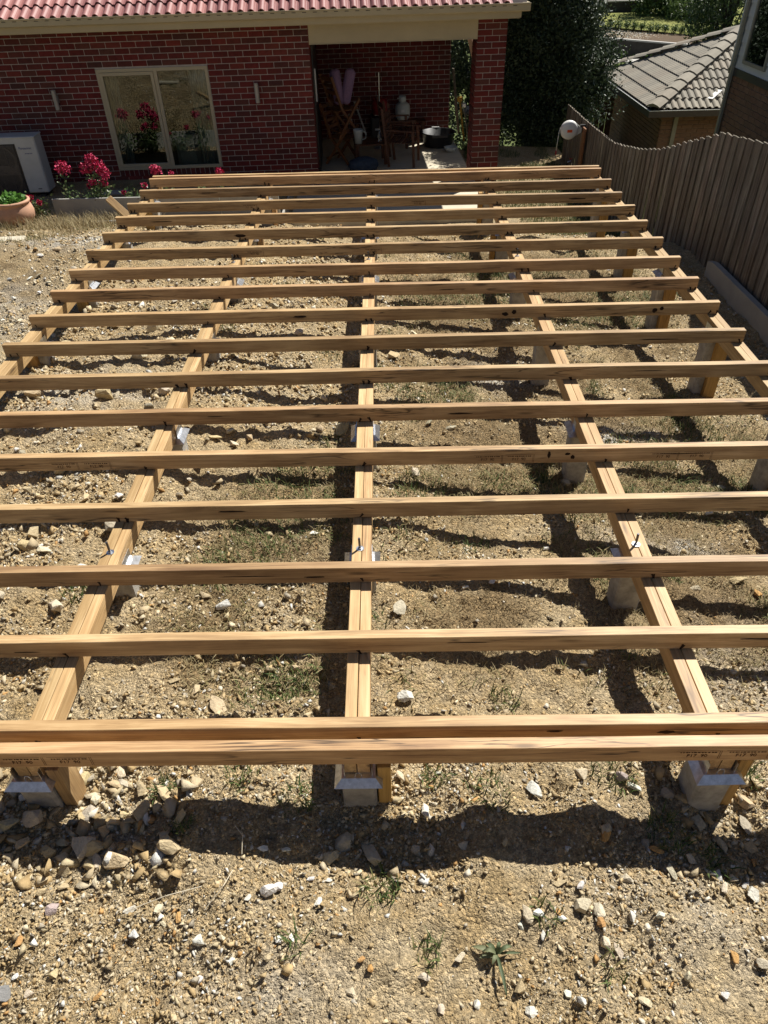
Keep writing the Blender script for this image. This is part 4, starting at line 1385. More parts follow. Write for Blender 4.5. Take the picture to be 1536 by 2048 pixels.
# dwarf plants in a row along the lawn edge
for k in range(13):
    f = k / 12.0
    x = 13.2 + 5.6 * f
    zb = -2.99 - 0.52 * f
    r = np.random.default_rng(40 + k)
    t = thing('dwarf_hedge_plant', 'small clipped green plant in the row along the far lawn', 'plant', (x, 48.85 + random.uniform(-.1, .1), zb), 0, 'row of small plants along the far lawn')
    MB().tube([(0, 0, -0.05), (0, 0, 0.2)], 0.03, 6).build('stem', 'retwall', t)
    sz = random.uniform(0.8, 1.2)
    leaf_cloud('foliage', r.normal(0, 1, (420, 3)) * np.array([0.12, 0.12, 0.11]) * sz + np.array([0, 0, 0.2]), 0.10, 'leaf_hedge', 0.35, 0.0, t, 60 + k)
# pale gravel covering the far bed
r = np.random.default_rng(77)
n = 9000
gxx, gyy = r.uniform(9, 22, n), r.uniform(45.35, 48.9, n)
zz = np.interp(gxx, [8, 12, 17.3, 24], [-2.9, -3.12, -3.6, -4.0]) + (gyy - 45.3) / 3.7 * 0.14
FARG = (np.stack([gxx, gyy, zz], 1), r.uniform(0.04, 0.13, n))

# far fence and low wall closing the lawn
ff = thing('boundary_fence', 'tall dark grey sheet fence closing the far lawn', 'fence', (15.5, 62.3, -3.1))
for k in range(9):
    MB().b2(-6 + k * 2.4, -6 + k * 2.4 + 2.36, -0.04, 0.04, -0.1, 1.9).build('panel', 'asphalt' if k % 2 else 'gutterdark', ff)
for k in range(10):
    MB().b2(-6.05 + k * 2.4, -5.97 + k * 2.4, -0.07, 0.07, -0.1, 2.0).build('post', 'trim', ff)
lw = thing('low_wall', 'low grey garden wall in front of the far fence', 'wall', (15.8, 59.6, -3.15))
MB().b2(-4, 2.4, -0.12, 0.12, -0.1, 0.55).build('wall_face', 'retwall', lw)
MB().b2(-4.05, 2.45, -0.15, 0.15, 0.551, 0.62).build('capping', 'path', lw)

# ================================================================== NEIGHBOURS
NP = (5.85, 16.17)
EZ = -1.13
gar = thing('tiled_garage', 'brown brick garage with grey tiled hip roof beyond the fence', 'garage', (NP[0], NP[1], -3.0))
GZ = EZ + 3.0
GW = 5.10
RH = 1.13
mb = MB()
mb.b2(0.36, 8.0, 0.36, GW - 0.36, -0.6, GZ - 0.12)
gw = mb.build('wall', 'brownmortar', gar)
def plain_bricks(parent, lst, axis, face, keep):
    brick_wall(parent, lst, axis, face, 0.03, keep, 'brownbrick')
gl = course_list(0.36, GW - 0.36, GZ - 0.12 - 24 * 0.086, GZ - 0.12)
plain_bricks(gw, gl, 'i', 0.36, lambda a, z: False)
gf = course_list(0.36, 3.6, GZ - 0.12 - 24 * 0.086, GZ - 0.12)
brick_wall(gw, gf, 's', 0.345, 0.03, lambda a, z: a < 1.3 and z > GZ - 0.9, 'brownbrick')
mb = MB()
mb.b2(0.02, 8.0, 0.02, GW - 0.02, GZ - 0.12, GZ - 0.10)
mb.build('soffit', 'gutterdark', gar)
mb = MB()
mb.b2(-0.11, 0.0, -0.11, GW + 0.11, GZ - 0.13, GZ - 0.01)
mb.b2(0.001, 8.0, -0.11, 0.0, GZ - 0.131, GZ - 0.011)
mb.build('gutter', 'gutterdark', gar)
mb = MB()
mb.b2(-0.115, -0.105, -0.115, GW + .11, GZ - 0.009, GZ + 0.003)
mb.b2(-0.104, 8.0, -0.115, -0.105, GZ - 0.009, GZ + 0.003)
mb.build('gutter_lip', 'whitepaint', gar)
for (dx, dy) in ((0.62, 0.30), (0.30, GW - 0.55)):
    MB().b2(dx, dx + 0.09, dy, dy + 0.045, -0.5, GZ - 0.13).build('downpipe', 'trim', gar)
ap = (GW / 2, GW / 2, GZ + RH)
rg = (8.0, GW / 2, GZ + RH)
mb = MB()
mb.poly([(0, 0, GZ), (0, GW, GZ), ap])
mb.poly([(0, 0, GZ), ap, rg, (8.0, 0, GZ)])
mb.poly([(0, GW, GZ), (8.0, GW, GZ), rg, ap])
groof = mb.build('roof', 'under', gar)
gt = tile_mesh('roof_tile', 'greytile', 0.30, 0.40, 2, 0.034)
gt2 = tile_mesh('roof_tile', 'greytile', 0.30, 0.40, 2, 0.014)
pg = math.atan2(RH, GW / 2)
slope = math.hypot(RH, GW / 2)
row = 0
d = -0.03
while d < slope - 0.2:
    x_in = max(0.0, d) * math.cos(pg)
    c = x_in + 0.10
    while c < GW - x_in - 0.30:       # hip end, faces the fence
        o = put('roof_tile', gt2, groof, (d * math.cos(pg), c + 0.15, GZ + d * math.sin(pg) + 0.010))
        o.rotation_euler = (Matrix.Rotation(R(-90), 3, 'Z') @ Matrix.Rotation(pg, 3, 'X')).to_euler()
        c += 0.30
    c = x_in + 0.10
    while c < 4.2:                    # front slope
        put('roof_tile', gt, groof, (c + 0.15, d * math.cos(pg), GZ + d * math.sin(pg) + 0.010), (pg, 0, 0))
        c += 0.30
    d += 0.335
    row += 1
# hip caps
def caps(a, b, n):
    a, b = Vector(a), Vector(b)
    dv = (b - a)
    L = dv.length / n
    me_ = None
    for k in range(n):
        p = a + dv * (k / n)
        mb = MB()
        u = dv.normalized()
        side = u.cross(Vector((0, 0, 1))).normalized()
        up = side.cross(u)
        q0, q1 = p - u * 0.03, p + u * (L + 0.01)
        pts = []
        for q_, lift in ((q0, 0.06), (q1, 0.035)):
            for ang in (-1, -0.55, 0, 0.55, 1):
                pts.append(tuple(q_ + side * (0.17 * ang) + up * (lift + 0.07 * (1 - abs(ang) ** 1.6))))
        mb.v += pts
        for i in range(4):
            mb.f.append((i, i + 1, 6 + i, 5 + i))
        mb.f.append((0, 1, 2, 3, 4))
        mb.build('hip_cap', 'greytile', groof)
caps((0, 0, GZ + 0.02), (ap[0], ap[1], ap[2] + 0.02), 10)
caps((0, GW, GZ + 0.02), (ap[0], ap[1], ap[2] + 0.02), 10)
caps((ap[0], ap[1], ap[2] + 0.02), (rg[0], rg[1], rg[2] + 0.02), 14)
# side gate screen beside the garage
sg = thing('side_screen', 'dark timber screen joining fence and garage wall', 'screen', (4.9, 19.6, -3.0))
for k in range(14):
    MB().b2(-1.2 + k * 0.16, -1.2 + k * 0.16 + 0.15, -0.01, 0.01, 0, 1.75).build('board', 'redwood', sg)

nb = thing('two_storey_house', 'two storey neighbour with grey weatherboards over brown brick', 'house', (6.0, 12.95, -3.0))
mb = MB()
mb.b2(0.01, 6.0, -9.0, -0.012, -0.6, 3.02)
nbw = mb.build('wall', 'brownmortar', nb)
lst = [(a - 0.01, z, L, h) for (a, z, L, h) in course_list(-5.0, 0.0, 3.02 - 36 * 0.086, 3.02)]
plain_bricks(nbw, lst, 'i', 0.012, lambda a, z: a > -1.9 and z > 0.8)
lst = course_list(0.0, 3.0, 3.02 - 36 * 0.086, 3.02)
brick_wall(nbw, lst, 's', -0.018, 0.03, lambda a, z: False, 'brownbrick')
MB().b2(-0.035, 6.0, -9.0, 0.02, 3.021, 3.13).build('band', 'gutterdark', nb)
mb = MB()
mb.b2(0.02, 6.0, -9.0, -0.01, 3.131, 6.3)
up = mb.build('upper_wall', 'board', nb)
for k in range(17):
    zz = 3.131 + k * 0.18
    w = MB()
    w.prism([(-0.022, zz), (-0.022, zz + 0.004), (-0.002, zz + 0.186), (0.019, zz + 0.186), (0.019, zz)], -9.0, -0.11)
    w.build('weatherboard', 'board', up)
MB().b2(-0.035, 0.06, -0.109, 0.012, 3.131, 6.3).build('corner_board', 'board', nb)
MB().b2(-0.075, -0.036, -0.20, -0.125, -0.4, 6.2).build('downpipe', 'trim', nb)
mb = MB()
yw0, yw1, zw0, zw1 = -1.30, -0.53, 3.28, 4.9
for (a0_, a1_, b0_, b1_) in ((yw0, yw1, zw0 - .05, zw0), (yw0, yw1, zw1, zw1 + .05), (yw0 - .05, yw0, zw0 - .05, zw1 + .05), (yw1, yw1 + .05, zw0 - .05, zw1 + .05)):
    mb.b2(-0.05, 0.03, a0_, a1_, b0_, b1_)
nwin = mb.build('window', 'trim', nb)
MB().b2(-0.030, -0.024, yw0, yw1, zw0, zw1).build('pane', 'glass', nwin)
MB().b2(-0.0235, -0.020, yw0, yw1, zw0, zw1).build('pane_backing', 'dark', nwin)  # flat dark sheet set between the glass and the boards behind it
mb = MB()
mb.poly([(-0.5, 0.5, 6.25), (6.5, 0.5, 6.25), (3, -2, 7.8), (3, -7, 7.8)][:3])
mb.poly([(-0.5, 0.5, 6.25), (3, -2, 7.8), (3, -7, 7.8), (-0.5, -9.5, 6.25)])
mb.poly([(6.5, 0.5, 6.25), (6.5, -9.5, 6.25), (3, -7, 7.8), (3, -2, 7.8)])
mb.poly([(-0.5, -9.5, 6.25), (3, -7, 7.8), (6.5, -9.5, 6.25)])
mb.build('roof', 'greytile', nb)
# white flashing where the garage roof meets the house
tag(MB().bar((7.12, 16.38, -0.98), (7.4, 16.65, -0.86), 0.12, 0.01).build('roof_flashing', 'whitepaint'), 'bright white metal flashing on the grey tiles beside the house', 'flashing')

# ================================================================== ROCKS, GRAVEL, GRASS
def hull(n, seed, flat=(1, 1, 0.7)):
    r = np.random.default_rng(seed)
    p = r.normal(size=(n, 3))
    p /= np.linalg.norm(p, axis=1)[:, None]
    p *= r.uniform(0.75, 1.05, (n, 1)) * 0.5 * np.array(flat)
    bm = bmesh.new()
    for q in p:
        bm.verts.new(q)
    ret = bmesh.ops.convex_hull(bm, input=bm.verts)
    junk = [e for e in ret.get('geom_interior', []) if isinstance(e, bmesh.types.BMVert)]
    if junk:
        bmesh.ops.delete(bm, geom=junk, context='VERTS')
    bmesh.ops.triangulate(bm, faces=bm.faces)
    bmesh.ops.recalc_face_normals(bm, faces=bm.faces)
    return bm

ROCKCOL = {'t': (0.48, 0.38, 0.23), 'c': (0.58, 0.50, 0.36), 'w': (0.66, 0.635, 0.57), 'g': (0.42, 0.37, 0.27), 'o': (0.50, 0.29, 0.11), 'p': (0.46, 0.37, 0.35), 'k': (0.22, 0.21, 0.20)}
WORD = {'t': 'tan', 'c': 'cream', 'w': 'white', 'g': 'grey brown', 'o': 'rusty orange', 'p': 'pinkish grey', 'k': 'dark grey'}

rock_me = []
for k in range(22):
    f = [(1, 0.85, 0.62), (1, 0.7, 0.45), (1, 0.9, 0.8), (1, 0.6, 0.3)][k % 4]
    bm = hull(13 + k % 5, 300 + k, f)
    bmesh.ops.bevel(bm, geom=list(bm.edges), offset=0.022, segments=1, affect='EDGES', clamp_overlap=True)
    bmesh.ops.triangulate(bm, faces=bm.faces)
    bmesh.ops.subdivide_edges(bm, edges=[e for e in bm.edges if e.calc_length() > 0.22], cuts=1)
    bmesh.ops.triangulate(bm, faces=bm.faces)
    rr = random.Random(k)
    for v in bm.verts:
        v.co *= 1 + rr.uniform(-0.03, 0.03)
    me = bpy.data.meshes.new('rock')
    bm.to_mesh(me)
    bm.free()
    me.materials.append(M['rock'])
    rock_me.append(me)

ROCKS = [(-1.07,-0.17,0.110,'t'),(-0.94,0.05,0.070,'t'),(-1.06,0.08,0.063,'t'),(-1.20,0.10,0.079,'t'),(-1.30,-0.08,0.113,'g'),(-1.39,-0.10,0.089,'g'),(-0.04,-0.19,0.114,'g'),(-0.14,-0.15,0.081,'g'),(-0.19,-0.21,0.061,'g'),(0.08,0.95,0.111,'g'),(0.58,0.04,0.093,'w'),(0.97,0.05,0.070,'w'),(0.93,0.09,0.055,'p'),(-0.71,0.43,0.108,'t'),(-0.82,0.50,0.066,'t'),(-0.93,0.56,0.058,'t'),(-0.78,1.00,0.098,'w'),(0.09,0.45,0.086,'w'),(0.16,-0.04,0.072,'w'),(1.40,0.02,0.085,'t'),(1.37,-0.07,0.080,'g'),(1.18,-0.07,0.075,'g'),(1.09,0.03,0.069,'g'),(-1.93,1.55,0.127,'t'),(-1.92,1.44,0.108,'t'),(-0.28,2.57,0.146,'g'),(-0.43,2.58,0.073,'t'),(-2.45,2.97,0.127,'t'),(-1.90,2.87,0.124,'t'),(-1.64,2.97,0.105,'c'),(-2.19,3.13,0.123,'t'),(-1.52,2.93,0.097,'c'),(-0.43,-0.19,0.047,'w'),(-0.35,-0.19,0.040,'w'),(0.81,-0.14,0.062,'o'),(0.81,-0.12,0.055,'g'),(-1.14,-0.38,0.062,'p'),(-0.87,-0.38,0.055,'w'),(-0.77,-0.38,0.051,'c'),(-0.83,-0.46,0.043,'w'),(-0.69,-0.41,0.041,'o'),(-0.74,-0.43,0.030,'c'),(-0.60,-0.49,0.049,'w'),(-0.53,-0.48,0.036,'c'),(-0.59,-0.59,0.042,'w'),(-0.49,-0.54,0.039,'w'),(-0.39,-0.34,0.072,'w'),(-0.36,-0.32,0.052,'w'),(-0.46,-0.36,0.031,'w'),(-0.30,-0.48,0.043,'w'),(-0.34,-0.49,0.033,'w'),(-0.22,-0.37,0.044,'w'),(-0.25,-0.29,0.039,'w'),(-0.19,-0.29,0.035,'w'),(-0.37,-0.54,0.035,'t'),(-1.21,-0.62,0.064,'k'),(-1.13,-0.62,0.035,'c'),(0.48,-0.41,0.061,'c'),(0.52,-0.41,0.051,'w'),(0.46,-0.44,0.033,'w'),(0.61,-0.31,0.052,'t'),(0.68,-0.32,0.045,'w'),(0.68,-0.38,0.061,'c'),(0.73,-0.40,0.058,'c'),(0.73,-0.43,0.037,'o'),(0.59,-0.40,0.030,'o'),(0.60,-0.42,0.034,'w'),(0.53,-0.47,0.040,'w'),(0.62,-0.48,0.046,'t'),(0.73,-0.49,0.046,'c'),(0.77,-0.51,0.049,'c'),(0.84,-0.41,0.051,'w'),(0.93,-0.41,0.037,'w'),(1.30,-0.32,0.070,'w'),(1.29,-0.28,0.043,'w'),(1.20,-0.30,0.042,'c'),(1.24,-0.54,0.059,'g'),(1.15,-0.52,0.039,'o'),(1.08,-0.63,0.038,'w'),(0.98,-0.58,0.035,'c'),(0.82,-0.65,0.044,'c'),(0.62,-0.65,0.038,'w'),(0.58,-0.63,0.038,'w'),(0.46,-0.68,0.050,'w'),(0.43,-0.61,0.054,'t'),(0.25,-0.53,0.046,'c'),(0.13,-0.59,0.038,'c'),(0.29,-0.66,0.038,'w'),(0.18,-0.67,0.037,'c'),(-0.10,-0.63,0.035,'c'),(-0.04,-0.57,0.032,'o'),(-0.07,-0.54,0.029,'o'),(-0.80,-0.67,0.034,'t'),(-0.90,-0.63,0.035,'o'),(-1.07,-0.57,0.036,'t'),(-1.21,-0.48,0.040,'o'),(-1.20,-0.57,0.033,'w'),(-1.20,-0.32,0.039,'t'),(-1.13,-0.30,0.043,'t'),(-1.29,-0.28,0.046,'t'),(-1.14,-0.25,0.054,'t'),(-0.38,1.52,0.060,'w'),(0.55,1.16,0.061,'w'),(0.89,1.50,0.050,'w'),(0.41,1.12,0.050,'w'),(1.97,1.93,0.061,'w'),(2.15,2.21,0.058,'g'),(1.88,1.29,0.107,'t'),(1.95,1.21,0.063,'o'),(1.64,1.24,0.063,'g'),(-1.13,2.14,0.068,'t'),(-1.39,1.99,0.060,'c'),(-1.97,2.08,0.091,'t'),(-2.11,1.94,0.071,'t'),(-1.73,1.82,0.081,'t'),(-1.53,1.83,0.058,'w'),(-1.00,2.52,0.105,'c'),(-1.09,2.44,0.090,'t'),(-0.87,2.45,0.084,'t'),(-0.96,2.38,0.077,'c'),(-0.88,3.15,0.079,'c'),(-0.67,3.39,0.068,'w'),(-2.28,4.22,0.118,'t'),(-1.89,4.06,0.140,'c'),(-1.69,3.76,0.103,'c'),(-2.12,4.19,0.084,'c'),(-0.68,3.94,0.073,'c'),(-2.53,3.86,0.104,'t'),(-0.42,2.97,0.063,'c'),(0.31,2.72,0.075,'g'),(0.45,2.69,0.068,'g'),(0.19,2.14,0.080,'c'),(1.14,2.19,0.076,'g'),(0.95,0.79,0.042,'w'),(1.41,0.44,0.056,'w'),(-0.40,0.63,0.050,'t'),(-0.55,0.14,0.040,'w'),(-1.05,0.14,0.060,'c'),(-1.18,-0.15,0.074,'g'),(-1.32,-0.16,0.055,'t'),(-1.22,-0.18,0.062,'t'),(-1.03,-0.08,0.057,'c'),(-1.15,-0.04,0.065,'t'),(-1.06,-0.05,0.050,'t'),(-0.85,-0.03,0.057,'t'),(-0.87,-0.08,0.041,'c'),(-0.99,-0.04,0.050,'t'),(-1.13,0.03,0.055,'c'),(0.07,0.09,0.051,'c'),(0.06,0.01,0.039,'t'),(0.01,0.13,0.040,'p'),(0.12,-0.17,0.040,'g'),(0.29,-0.17,0.044,'c'),(0.44,-0.17,0.040,'t'),(0.22,0.12,0.036,'w'),(0.77,0.10,0.059,'c'),(1.25,-0.14,0.067,'g'),(1.36,-0.15,0.056,'t'),(1.11,-0.21,0.047,'c'),(0.99,-0.18,0.055,'o'),(1.02,-0.26,0.053,'g'),(0.96,-0.16,0.048,'g'),(0.85,-0.29,0.042,'c'),(3.63,5.93,0.263,'k'),(-3.55,5.95,0.104,'w'),(-3.42,4.91,0.074,'w'),(-3.19,4.95,0.065,'w'),(-3.42,5.31,0.087,'w'),(-3.61,5.30,0.067,'w'),(-3.01,5.41,0.068,'c'),(-3.17,5.16,0.066,'c'),(-3.16,4.38,0.087,'c'),(-3.08,3.95,0.065,'c'),(-3.31,4.58,0.062,'c')]
def rock_place(x, y):
    if y < 0.2 and min(abs(x - b) for b in (-1.2866, -0.0909, 1.215)) < 0.3:
        return 'beside a front stump'
    if y < -0.06 and y > -5:
        return 'in front of the deck'
    if x < -2.65:
        return 'between deck and garden bed'
    if x > 2.7:
        return 'at the foot of the fence'
    if y < 1.0:
        return 'between the first few joists'
    return 'under the joists'
def add_rock(x, y, s, c):
    z = float(ground_height(np.array([x]), np.array([y]))[0])
    o = put('rock', random.choice(rock_me), None, (x, y, z + s * random.uniform(0.16, 0.27)), (random.uniform(-.35, .35), random.uniform(-.35, .35), random.uniform(0, 6.28)),
            (s * random.uniform(1.1, 1.35), s * random.uniform(0.95, 1.2), s * random.uniform(0.9, 1.2)))
    if c == 'w':
        o.scale = tuple(q * 0.82 for q in o.scale)
    b = ROCKCOL[c]
    k = random.uniform(0.88, 1.12)
    o.color = (b[0] * k, b[1] * k * random.uniform(.97, 1.03), b[2] * k * random.uniform(.93, 1.07), 1)
    size = 'large' if s > 0.085 else ('fist sized' if s > 0.05 else 'small')
    lab = '%s angular %s rock lying %s' % (size, WORD[c], rock_place(x, y))
    tag(o, lab, 'rock', lab)
for (x, y, s, c) in ROCKS:
    add_rock(x, y, s, c)
rr = random.Random(12)
for k in range(118):
    if k < 44:
        x, y = rr.uniform(-1.75, -0.72), rr.uniform(-0.28, 0.24)
    elif k < 90:
        x, y = rr.uniform(-2.5, -0.9), rr.uniform(0.9, 6.2)
    else:
        x, y = rr.uniform(-4.2, 2.4), rr.uniform(3.4, 7.4)
    if any(abs(x - bx) < 0.14 and abs(y - sy) < 0.14 for bx in BX for sy in SY):
        continue
    add_rock(x, y, rr.choice((0.05, 0.06, 0.07, 0.08, 0.1, 0.12)), rr.choice('tttcgg' if k < 44 else 'ttcccwgg'))

# joined loose stones
stones = []
for k in range(26):
    bm = hull(6 + k % 3, 500 + k, [(1, 0.75, 0.45), (1, 0.6, 0.32), (1, 0.85, 0.7)][k % 3])
    bm.verts.index_update()
    stones.append((np.array([v.co[:] for v in bm.verts]), np.array([[v.index for v in f.verts] for f in bm.faces])))
    bm.free()
PAL = np.array([(0.47, 0.35, 0.19), (0.52, 0.415, 0.26), (0.57, 0.48, 0.33), (0.42, 0.30, 0.15), (0.62, 0.56, 0.45), (0.70, 0.68, 0.62), (0.38, 0.33, 0.25), (0.48, 0.28, 0.11), (0.53, 0.435, 0.27)])
def scatter(name, P, S, seed, probs):
    r = np.random.default_rng(seed)
    n = len(P)
    kind_ = r.integers(0, len(stones), n)
    q = r.normal(size=(n, 4))
    q[:, 1:3] *= 0.55
    q /= np.linalg.norm(q, axis=1)[:, None]
    w, a, b, c = q.T
    Rm = np.stack([1 - 2 * (b * b + c * c), 2 * (a * b - w * c), 2 * (a * c + w * b), 2 * (a * b + w * c), 1 - 2 * (a * a + c * c), 2 * (b * c - w * a),
                   2 * (a * c - w * b), 2 * (b * c + w * a), 1 - 2 * (a * a + b * b)], 1).reshape(n, 3, 3)
    VV, FF, CC, off = [], [], [], 0
    col = PAL[r.choice(len(PAL), n, p=probs)] * r.uniform(0.72, 1.1, (n, 1))
    for k in range(len(stones)):
        sel = np.where(kind_ == k)[0]
        if not len(sel):
            continue
        v, f = stones[k]
        vv = np.einsum('nij,vj->nvi', Rm[sel], v) * S[sel][:, None, None] + P[sel][:, None, :]
        VV.append(vv.reshape(-1, 3))
        FF.append((f[None] + (off + np.arange(len(sel)) * len(v))[:, None, None]).reshape(-1, 3))
        CC.append(np.repeat(col[sel], len(f), 0))
        off += len(sel) * len(v)
    CC = np.concatenate(CC)
    CC = np.concatenate([CC, np.ones((len(CC), 1))], 1)
    me = np_mesh(name, np.concatenate(VV), np.concatenate(FF), 'gravel', {'Col': ('FACE', 'FLOAT_COLOR', CC)})
    return kind(put(name, me), 'stuff')

def rubble_density(x, y):
    n = 0.46 + 1.8 * vnoise(x * 1.6, y * 1.6, 51) + 1.3 * vnoise(x * 4.5, y * 4.5, 52)
    d = np.clip(n, 0.10, 1) * (1 - 0.85 * litter_mask(x, y))
    d = np.maximum(d, 0.9 * pale_mask(x, y))
    left = np.exp(-((x + 1.25) / 0.5) ** 2 - ((y + 0.02) / 0.28) ** 2) + 0.8 * np.exp(-((x - 1.4) / 0.35) ** 2 - ((y + 0.1) / 0.25) ** 2) + 0.9 * np.exp(-((x - 0.05) / 0.2) ** 2 - ((y + 0.12) / 0.16) ** 2)
    return np.clip(np.maximum(d, left), 0, 1)

PTS, SZ = [], []
r = np.random.default_rng(91)
for (y0, y1, x0, x1, n, s0, s1, e) in ((-1.25, 0.35, -1.75, 1.95, 100000, 0.006, 0.034, 1.9), (0.35, 2.2, -2.7, 3.0, 80000, 0.008, 0.042, 1.8), (2.2, 5.0, -4.3, 3.4, 62000, 0.012, 0.055, 1.8),
                                  (5.0, 9.7, -6.2, 3.4, 34000, 0.016, 0.065, 1.9), (-1.2, 7.0, -3.6, 2.6, 9000, 0.026, 0.065, 1.8), (-0.30, 0.26, -1.75, -0.72, 1100, 0.022, 0.11, 1.5), (-0.34, 0.0, -0.25, 0.2, 260, 0.02, 0.06, 1.6), (-0.36, 0.12, 1.0, 1.8, 700, 0.02, 0.075, 1.6), (0.3, 6.2, -2.6, -0.15, 5200, 0.028, 0.10, 1.9), (-0.1, 0.2, -0.02, 0.3, 120, 0.02, 0.05, 1.5), (2.4, 8.0, -5.2, -2.5, 4200, 0.03, 0.10, 2.2)):
    x, y = r.uniform(x0, x1, n), r.uniform(y0, y1, n)
    keep = r.uniform(0, 1, n) < rubble_density(x, y)
    x, y = x[keep], y[keep]
    s = s0 * (s1 / s0) ** (r.uniform(0, 1, len(x)) ** e)
    z = ground_height(x, y) + s * r.uniform(-0.12, 0.22, len(x))
    PTS.append(np.stack([x, y, z], 1))
    SZ.append(s)
scatter('loose_stones', np.concatenate(PTS), np.concatenate(SZ), 5, [0.21, 0.19, 0.14, 0.16, 0.07, 0.045, 0.06, 0.035, 0.09])
scatter('far_bed_gravel', FARG[0], FARG[1], 6, [0.05, 0.1, 0.15, 0.05, 0.25, 0.25, 0.1, 0.0, 0.05])

# grass: dry mat under the deck, green tufts here and there
def blades(name, P, H, lean, rnd, seed):
    r = np.random.default_rng(seed)
    n = len(P)
    a = r.uniform(0, 6.283, n)
    dx, dy = np.cos(a), np.sin(a)
    w = np.clip(H * 0.045, 0.0014, 0.0035)
    side = np.stack([-dy, dx, np.zeros(n)], 1) * w[:, None]
    l1 = np.stack([dx * H * lean * 0.35, dy * H * lean * 0.35, H * 0.55 * np.sqrt(np.clip(1 - lean * lean * 0.6, 0.05, 1))], 1)
    l2 = np.stack([dx * H * lean, dy * H * lean, H * np.sqrt(np.clip(1 - lean * lean, 0.02, 1))], 1)
    v = np.stack([P - side, P + side, P + l1 + side * 0.7, P + l1 - side * 0.7, P + l2], 1).reshape(-1, 3)
    o = np.arange(n)[:, None] * 5
    f = np.concatenate([o + np.array([[0, 1, 2]]), o + np.array([[0, 2, 3]]), o + np.array([[3, 2, 4]])], 1).reshape(-1, 3)
    me = np_mesh(name, v, f, 'grassblade', {'rnd': ('FACE', 'FLOAT', np.repeat(rnd, 3))})
    return kind(put(name, me), 'stuff')
r = np.random.default_rng(33)
GP, GH, GL, GR = [], [], [], []
def add_grass(x, y, h, lean, rnd, sink=0.004):
    z = ground_height(x, y) - sink
    GP.append(np.stack([x, y, z], 1))
    GH.append(h)
    GL.append(lean)
    GR.append(rnd)
n = 260000
x, y = r.uniform(-2.6, 3.0, n), r.uniform(0.3, 7.2, n) ** 1.0
lm = litter_mask(x, y)
keep = r.uniform(0, 1, n) < lm * np.clip(1.15 - y * 0.08, 0.4, 1)
x, y = x[keep], y[keep]
g = np.clip(0.5 + 1.6 * vnoise(x * 1.9, y * 1.9, 61) + 0.8 * vnoise(x * 6, y * 6, 62), 0, 1)
rn = np.clip(0.95 - 0.72 * g * r.uniform(0.3, 1.2, len(x)), 0, 1)
add_grass(x, y, r.uniform(0.02, 0.058, len(x)) * (0.7 + 0.6 * g), r.uniform(0.6, 0.99, len(x)), rn)
# tufts
tufts = [(-0.01, -0.31, 0.07, 110, .2), (-0.55, 0.07, 0.06, 60, .2), (0.2, 0.09, 0.05, 60, .2), (-0.33, -0.01, 0.07, 90, .15), (0.55, -0.41, 0.05, 40, .25), (1.05, -0.12, 0.08, 120, .15), (-0.26, 0.27, 0.07, 90, .25), (0.53, 0.47, 0.07, 90, .3),
         (0.40, 0.02, 0.09, 90, .2), (0.9, 0.10, 0.09, 90, .2), (-0.84, 0.04, 0.05, 60, .15), (2.2, 2.9, 0.22, 420, .12), (1.75, 2.6, 0.25, 420, .2), (0.22, 2.0, 0.16, 300, .2), (0.2, 2.9, 0.16, 300, .2), (-0.6, 1.6, 0.25, 500, .25), (-0.45, 0.55, 0.12, 200, .2),
         (0.3, 3.3, 0.3, 300, .2), (-0.75, 1.35, 0.2, 300, .2), (1.5, 5.6, 0.5, 500, .2), (0.95, 7.4, 0.35, 500, .1), (-3.5, 7.6, 0.4, 300, .5), (-4.2, 6.9, 0.3, 260, .3), (-0.3, -0.5, 0.04, 40, .2), (0.75, -0.55, 0.05, 30, .3), (0.15, -0.52, 0.05, 50, .2), (-0.75, -0.12, 0.05, 50, .2), (1.45, 0.12, 0.06, 60, .2), (1.2, -0.22, 0.06, 70, .15)]
rt_ = random.Random(8)
for k in range(60):
    tufts.append((rt_.uniform(-1.6, 2.4), rt_.uniform(0.2, 6.5), rt_.uniform(0.04, 0.12), rt_.randint(30, 90), rt_.uniform(.12, .4)))
for (cx, cy, rad, n, base) in tufts:
    a, q_ = r.uniform(0, 6.283, n), rad * np.sqrt(r.uniform(0, 1, n))
    add_grass(cx + q_ * np.cos(a), cy + q_ * np.sin(a), r.uniform(0.02, 0.075, n), r.uniform(0.3, 0.95, n), np.clip(base + r.normal(0, 0.13, n), 0, 1))
# dry grass on the slope by the pot and along the bed, and the grass strip right of the patio
for (x0, x1, y0, y1, n, h0, h1, b0, sd) in ((-6.0, -4.0, 8.6, 9.85, 2400, 0.05, 0.24, 0.75, 0.16), (-4.6, -3.2, 8.2, 9.8, 900, 0.05, 0.26, 0.75, 0.15), (-6.2, -3.4, 6.2, 8.8, 2600, 0.03, 0.10, 0.65, 0.22),
                                     (1.75, 3.4, 8.6, 13.5, 16000, 0.04, 0.12, 0.28, 0.18), (1.9, 3.3, 13.0, 15.0, 3000, 0.05, 0.14, 0.25, 0.18), (0.2, 1.8, 8.0, 9.9, 5000, 0.04, 0.10, 0.3, 0.2), (1.6, 2.0, 13.0, 15.3, 2400, 0.05, 0.14, 0.22, 0.15)):
    x, y = r.uniform(x0, x1, n), r.uniform(y0, y1, n)
    keep = vnoise(x * 2.1, y * 2.1, 71) > -0.12
    x, y = x[keep], y[keep]
    add_grass(x, y, r.uniform(h0, h1, len(x)), r.uniform(0.2, 0.9, len(x)), np.clip(b0 + r.normal(0, sd, len(x)), 0, 1))
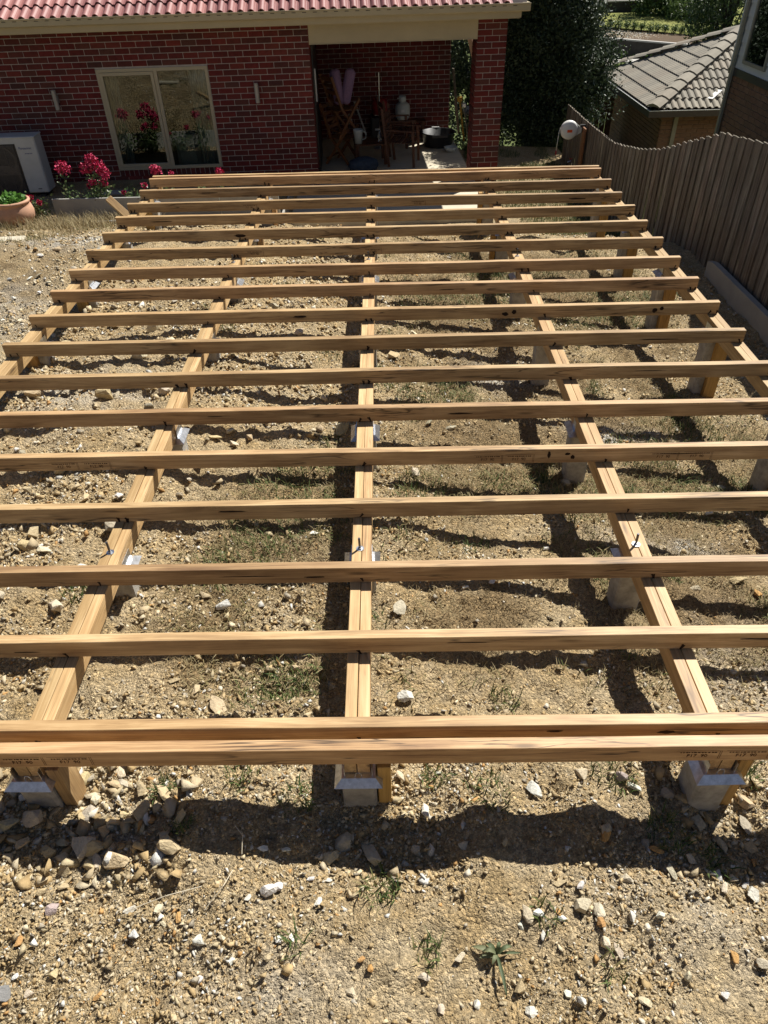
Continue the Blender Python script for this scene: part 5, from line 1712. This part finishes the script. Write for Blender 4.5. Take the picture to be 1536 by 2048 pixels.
blades('grass', np.concatenate(GP), np.concatenate(GH), np.concatenate(GL), np.concatenate(GR), 3)

# a few long straw stalks
for k, (p, q_) in enumerate((((-0.62, -0.33), (-0.88, -0.40)), ((-0.52, -0.28), (-0.60, -0.40)), ((-0.50, -0.22), (-0.54, -0.12)))):
    mb = MB()
    za, zb = gz(*p), gz(*q_)
    mb.tube([(p[0], p[1], za + 0.02), ((p[0] + q_[0]) / 2 + 0.02, (p[1] + q_[1]) / 2, (za + zb) / 2 + 0.05), (q_[0], q_[1], zb + 0.02)], 0.0016, 5)
    tag(mb.build('straw_stalk', 'slab'), 'long dry straw stalk lying across the shaded ground before the joists', 'stalk', 'dry stalks in front of the deck')

# broad leaved weed in the open ground in front
wx, wy = 0.37, -0.52
wd = thing('weed', 'broad leaved green weed with drooping leaf on the gravel before the deck', 'weed', (wx, wy, gz(wx, wy)))
for k, (ang, L, wdt, up) in enumerate(((2.9, 0.085, 0.017, 0.02), (3.35, 0.06, 0.02, 0.012), (2.5, 0.045, 0.016, 0.03), (0.35, 0.055, 0.014, 0.03), (4.85, 0.13, 0.012, 0.018), (4.2, 0.04, 0.014, 0.02), (1.2, 0.035, 0.014, 0.03), (3.1, 0.05, 0.014, 0.035), (0.0, 0.085, 0.009, 0.012))):
    mb = MB()
    n = 7
    for i in range(n):
        f = i / (n - 1)
        w = wdt * math.sin(math.pi * min(1, 0.12 + 0.88 * f)) ** 0.8 * 0.5
        cx, cy = L * f * math.cos(ang), L * f * math.sin(ang)
        z = up * math.sin(math.pi * f * 0.9) + 0.006
        sx, sy = -math.sin(ang) * w, math.cos(ang) * w
        mb.v += [(cx - sx, cy - sy, z + 0.004), (cx, cy, z), (cx + sx, cy + sy, z + 0.004)]
    for i in range(n - 1):
        a = i * 3
        mb.f += [(a, a + 1, a + 4, a + 3), (a + 1, a + 2, a + 5, a + 4)]
    o = mb.build('leaf', 'weed', wd, smooth=True)
    at = o.data.attributes.new('rnd', 'FLOAT', 'FACE')
    at.data.foreach_set('value', [random.random()] * len(o.data.polygons))
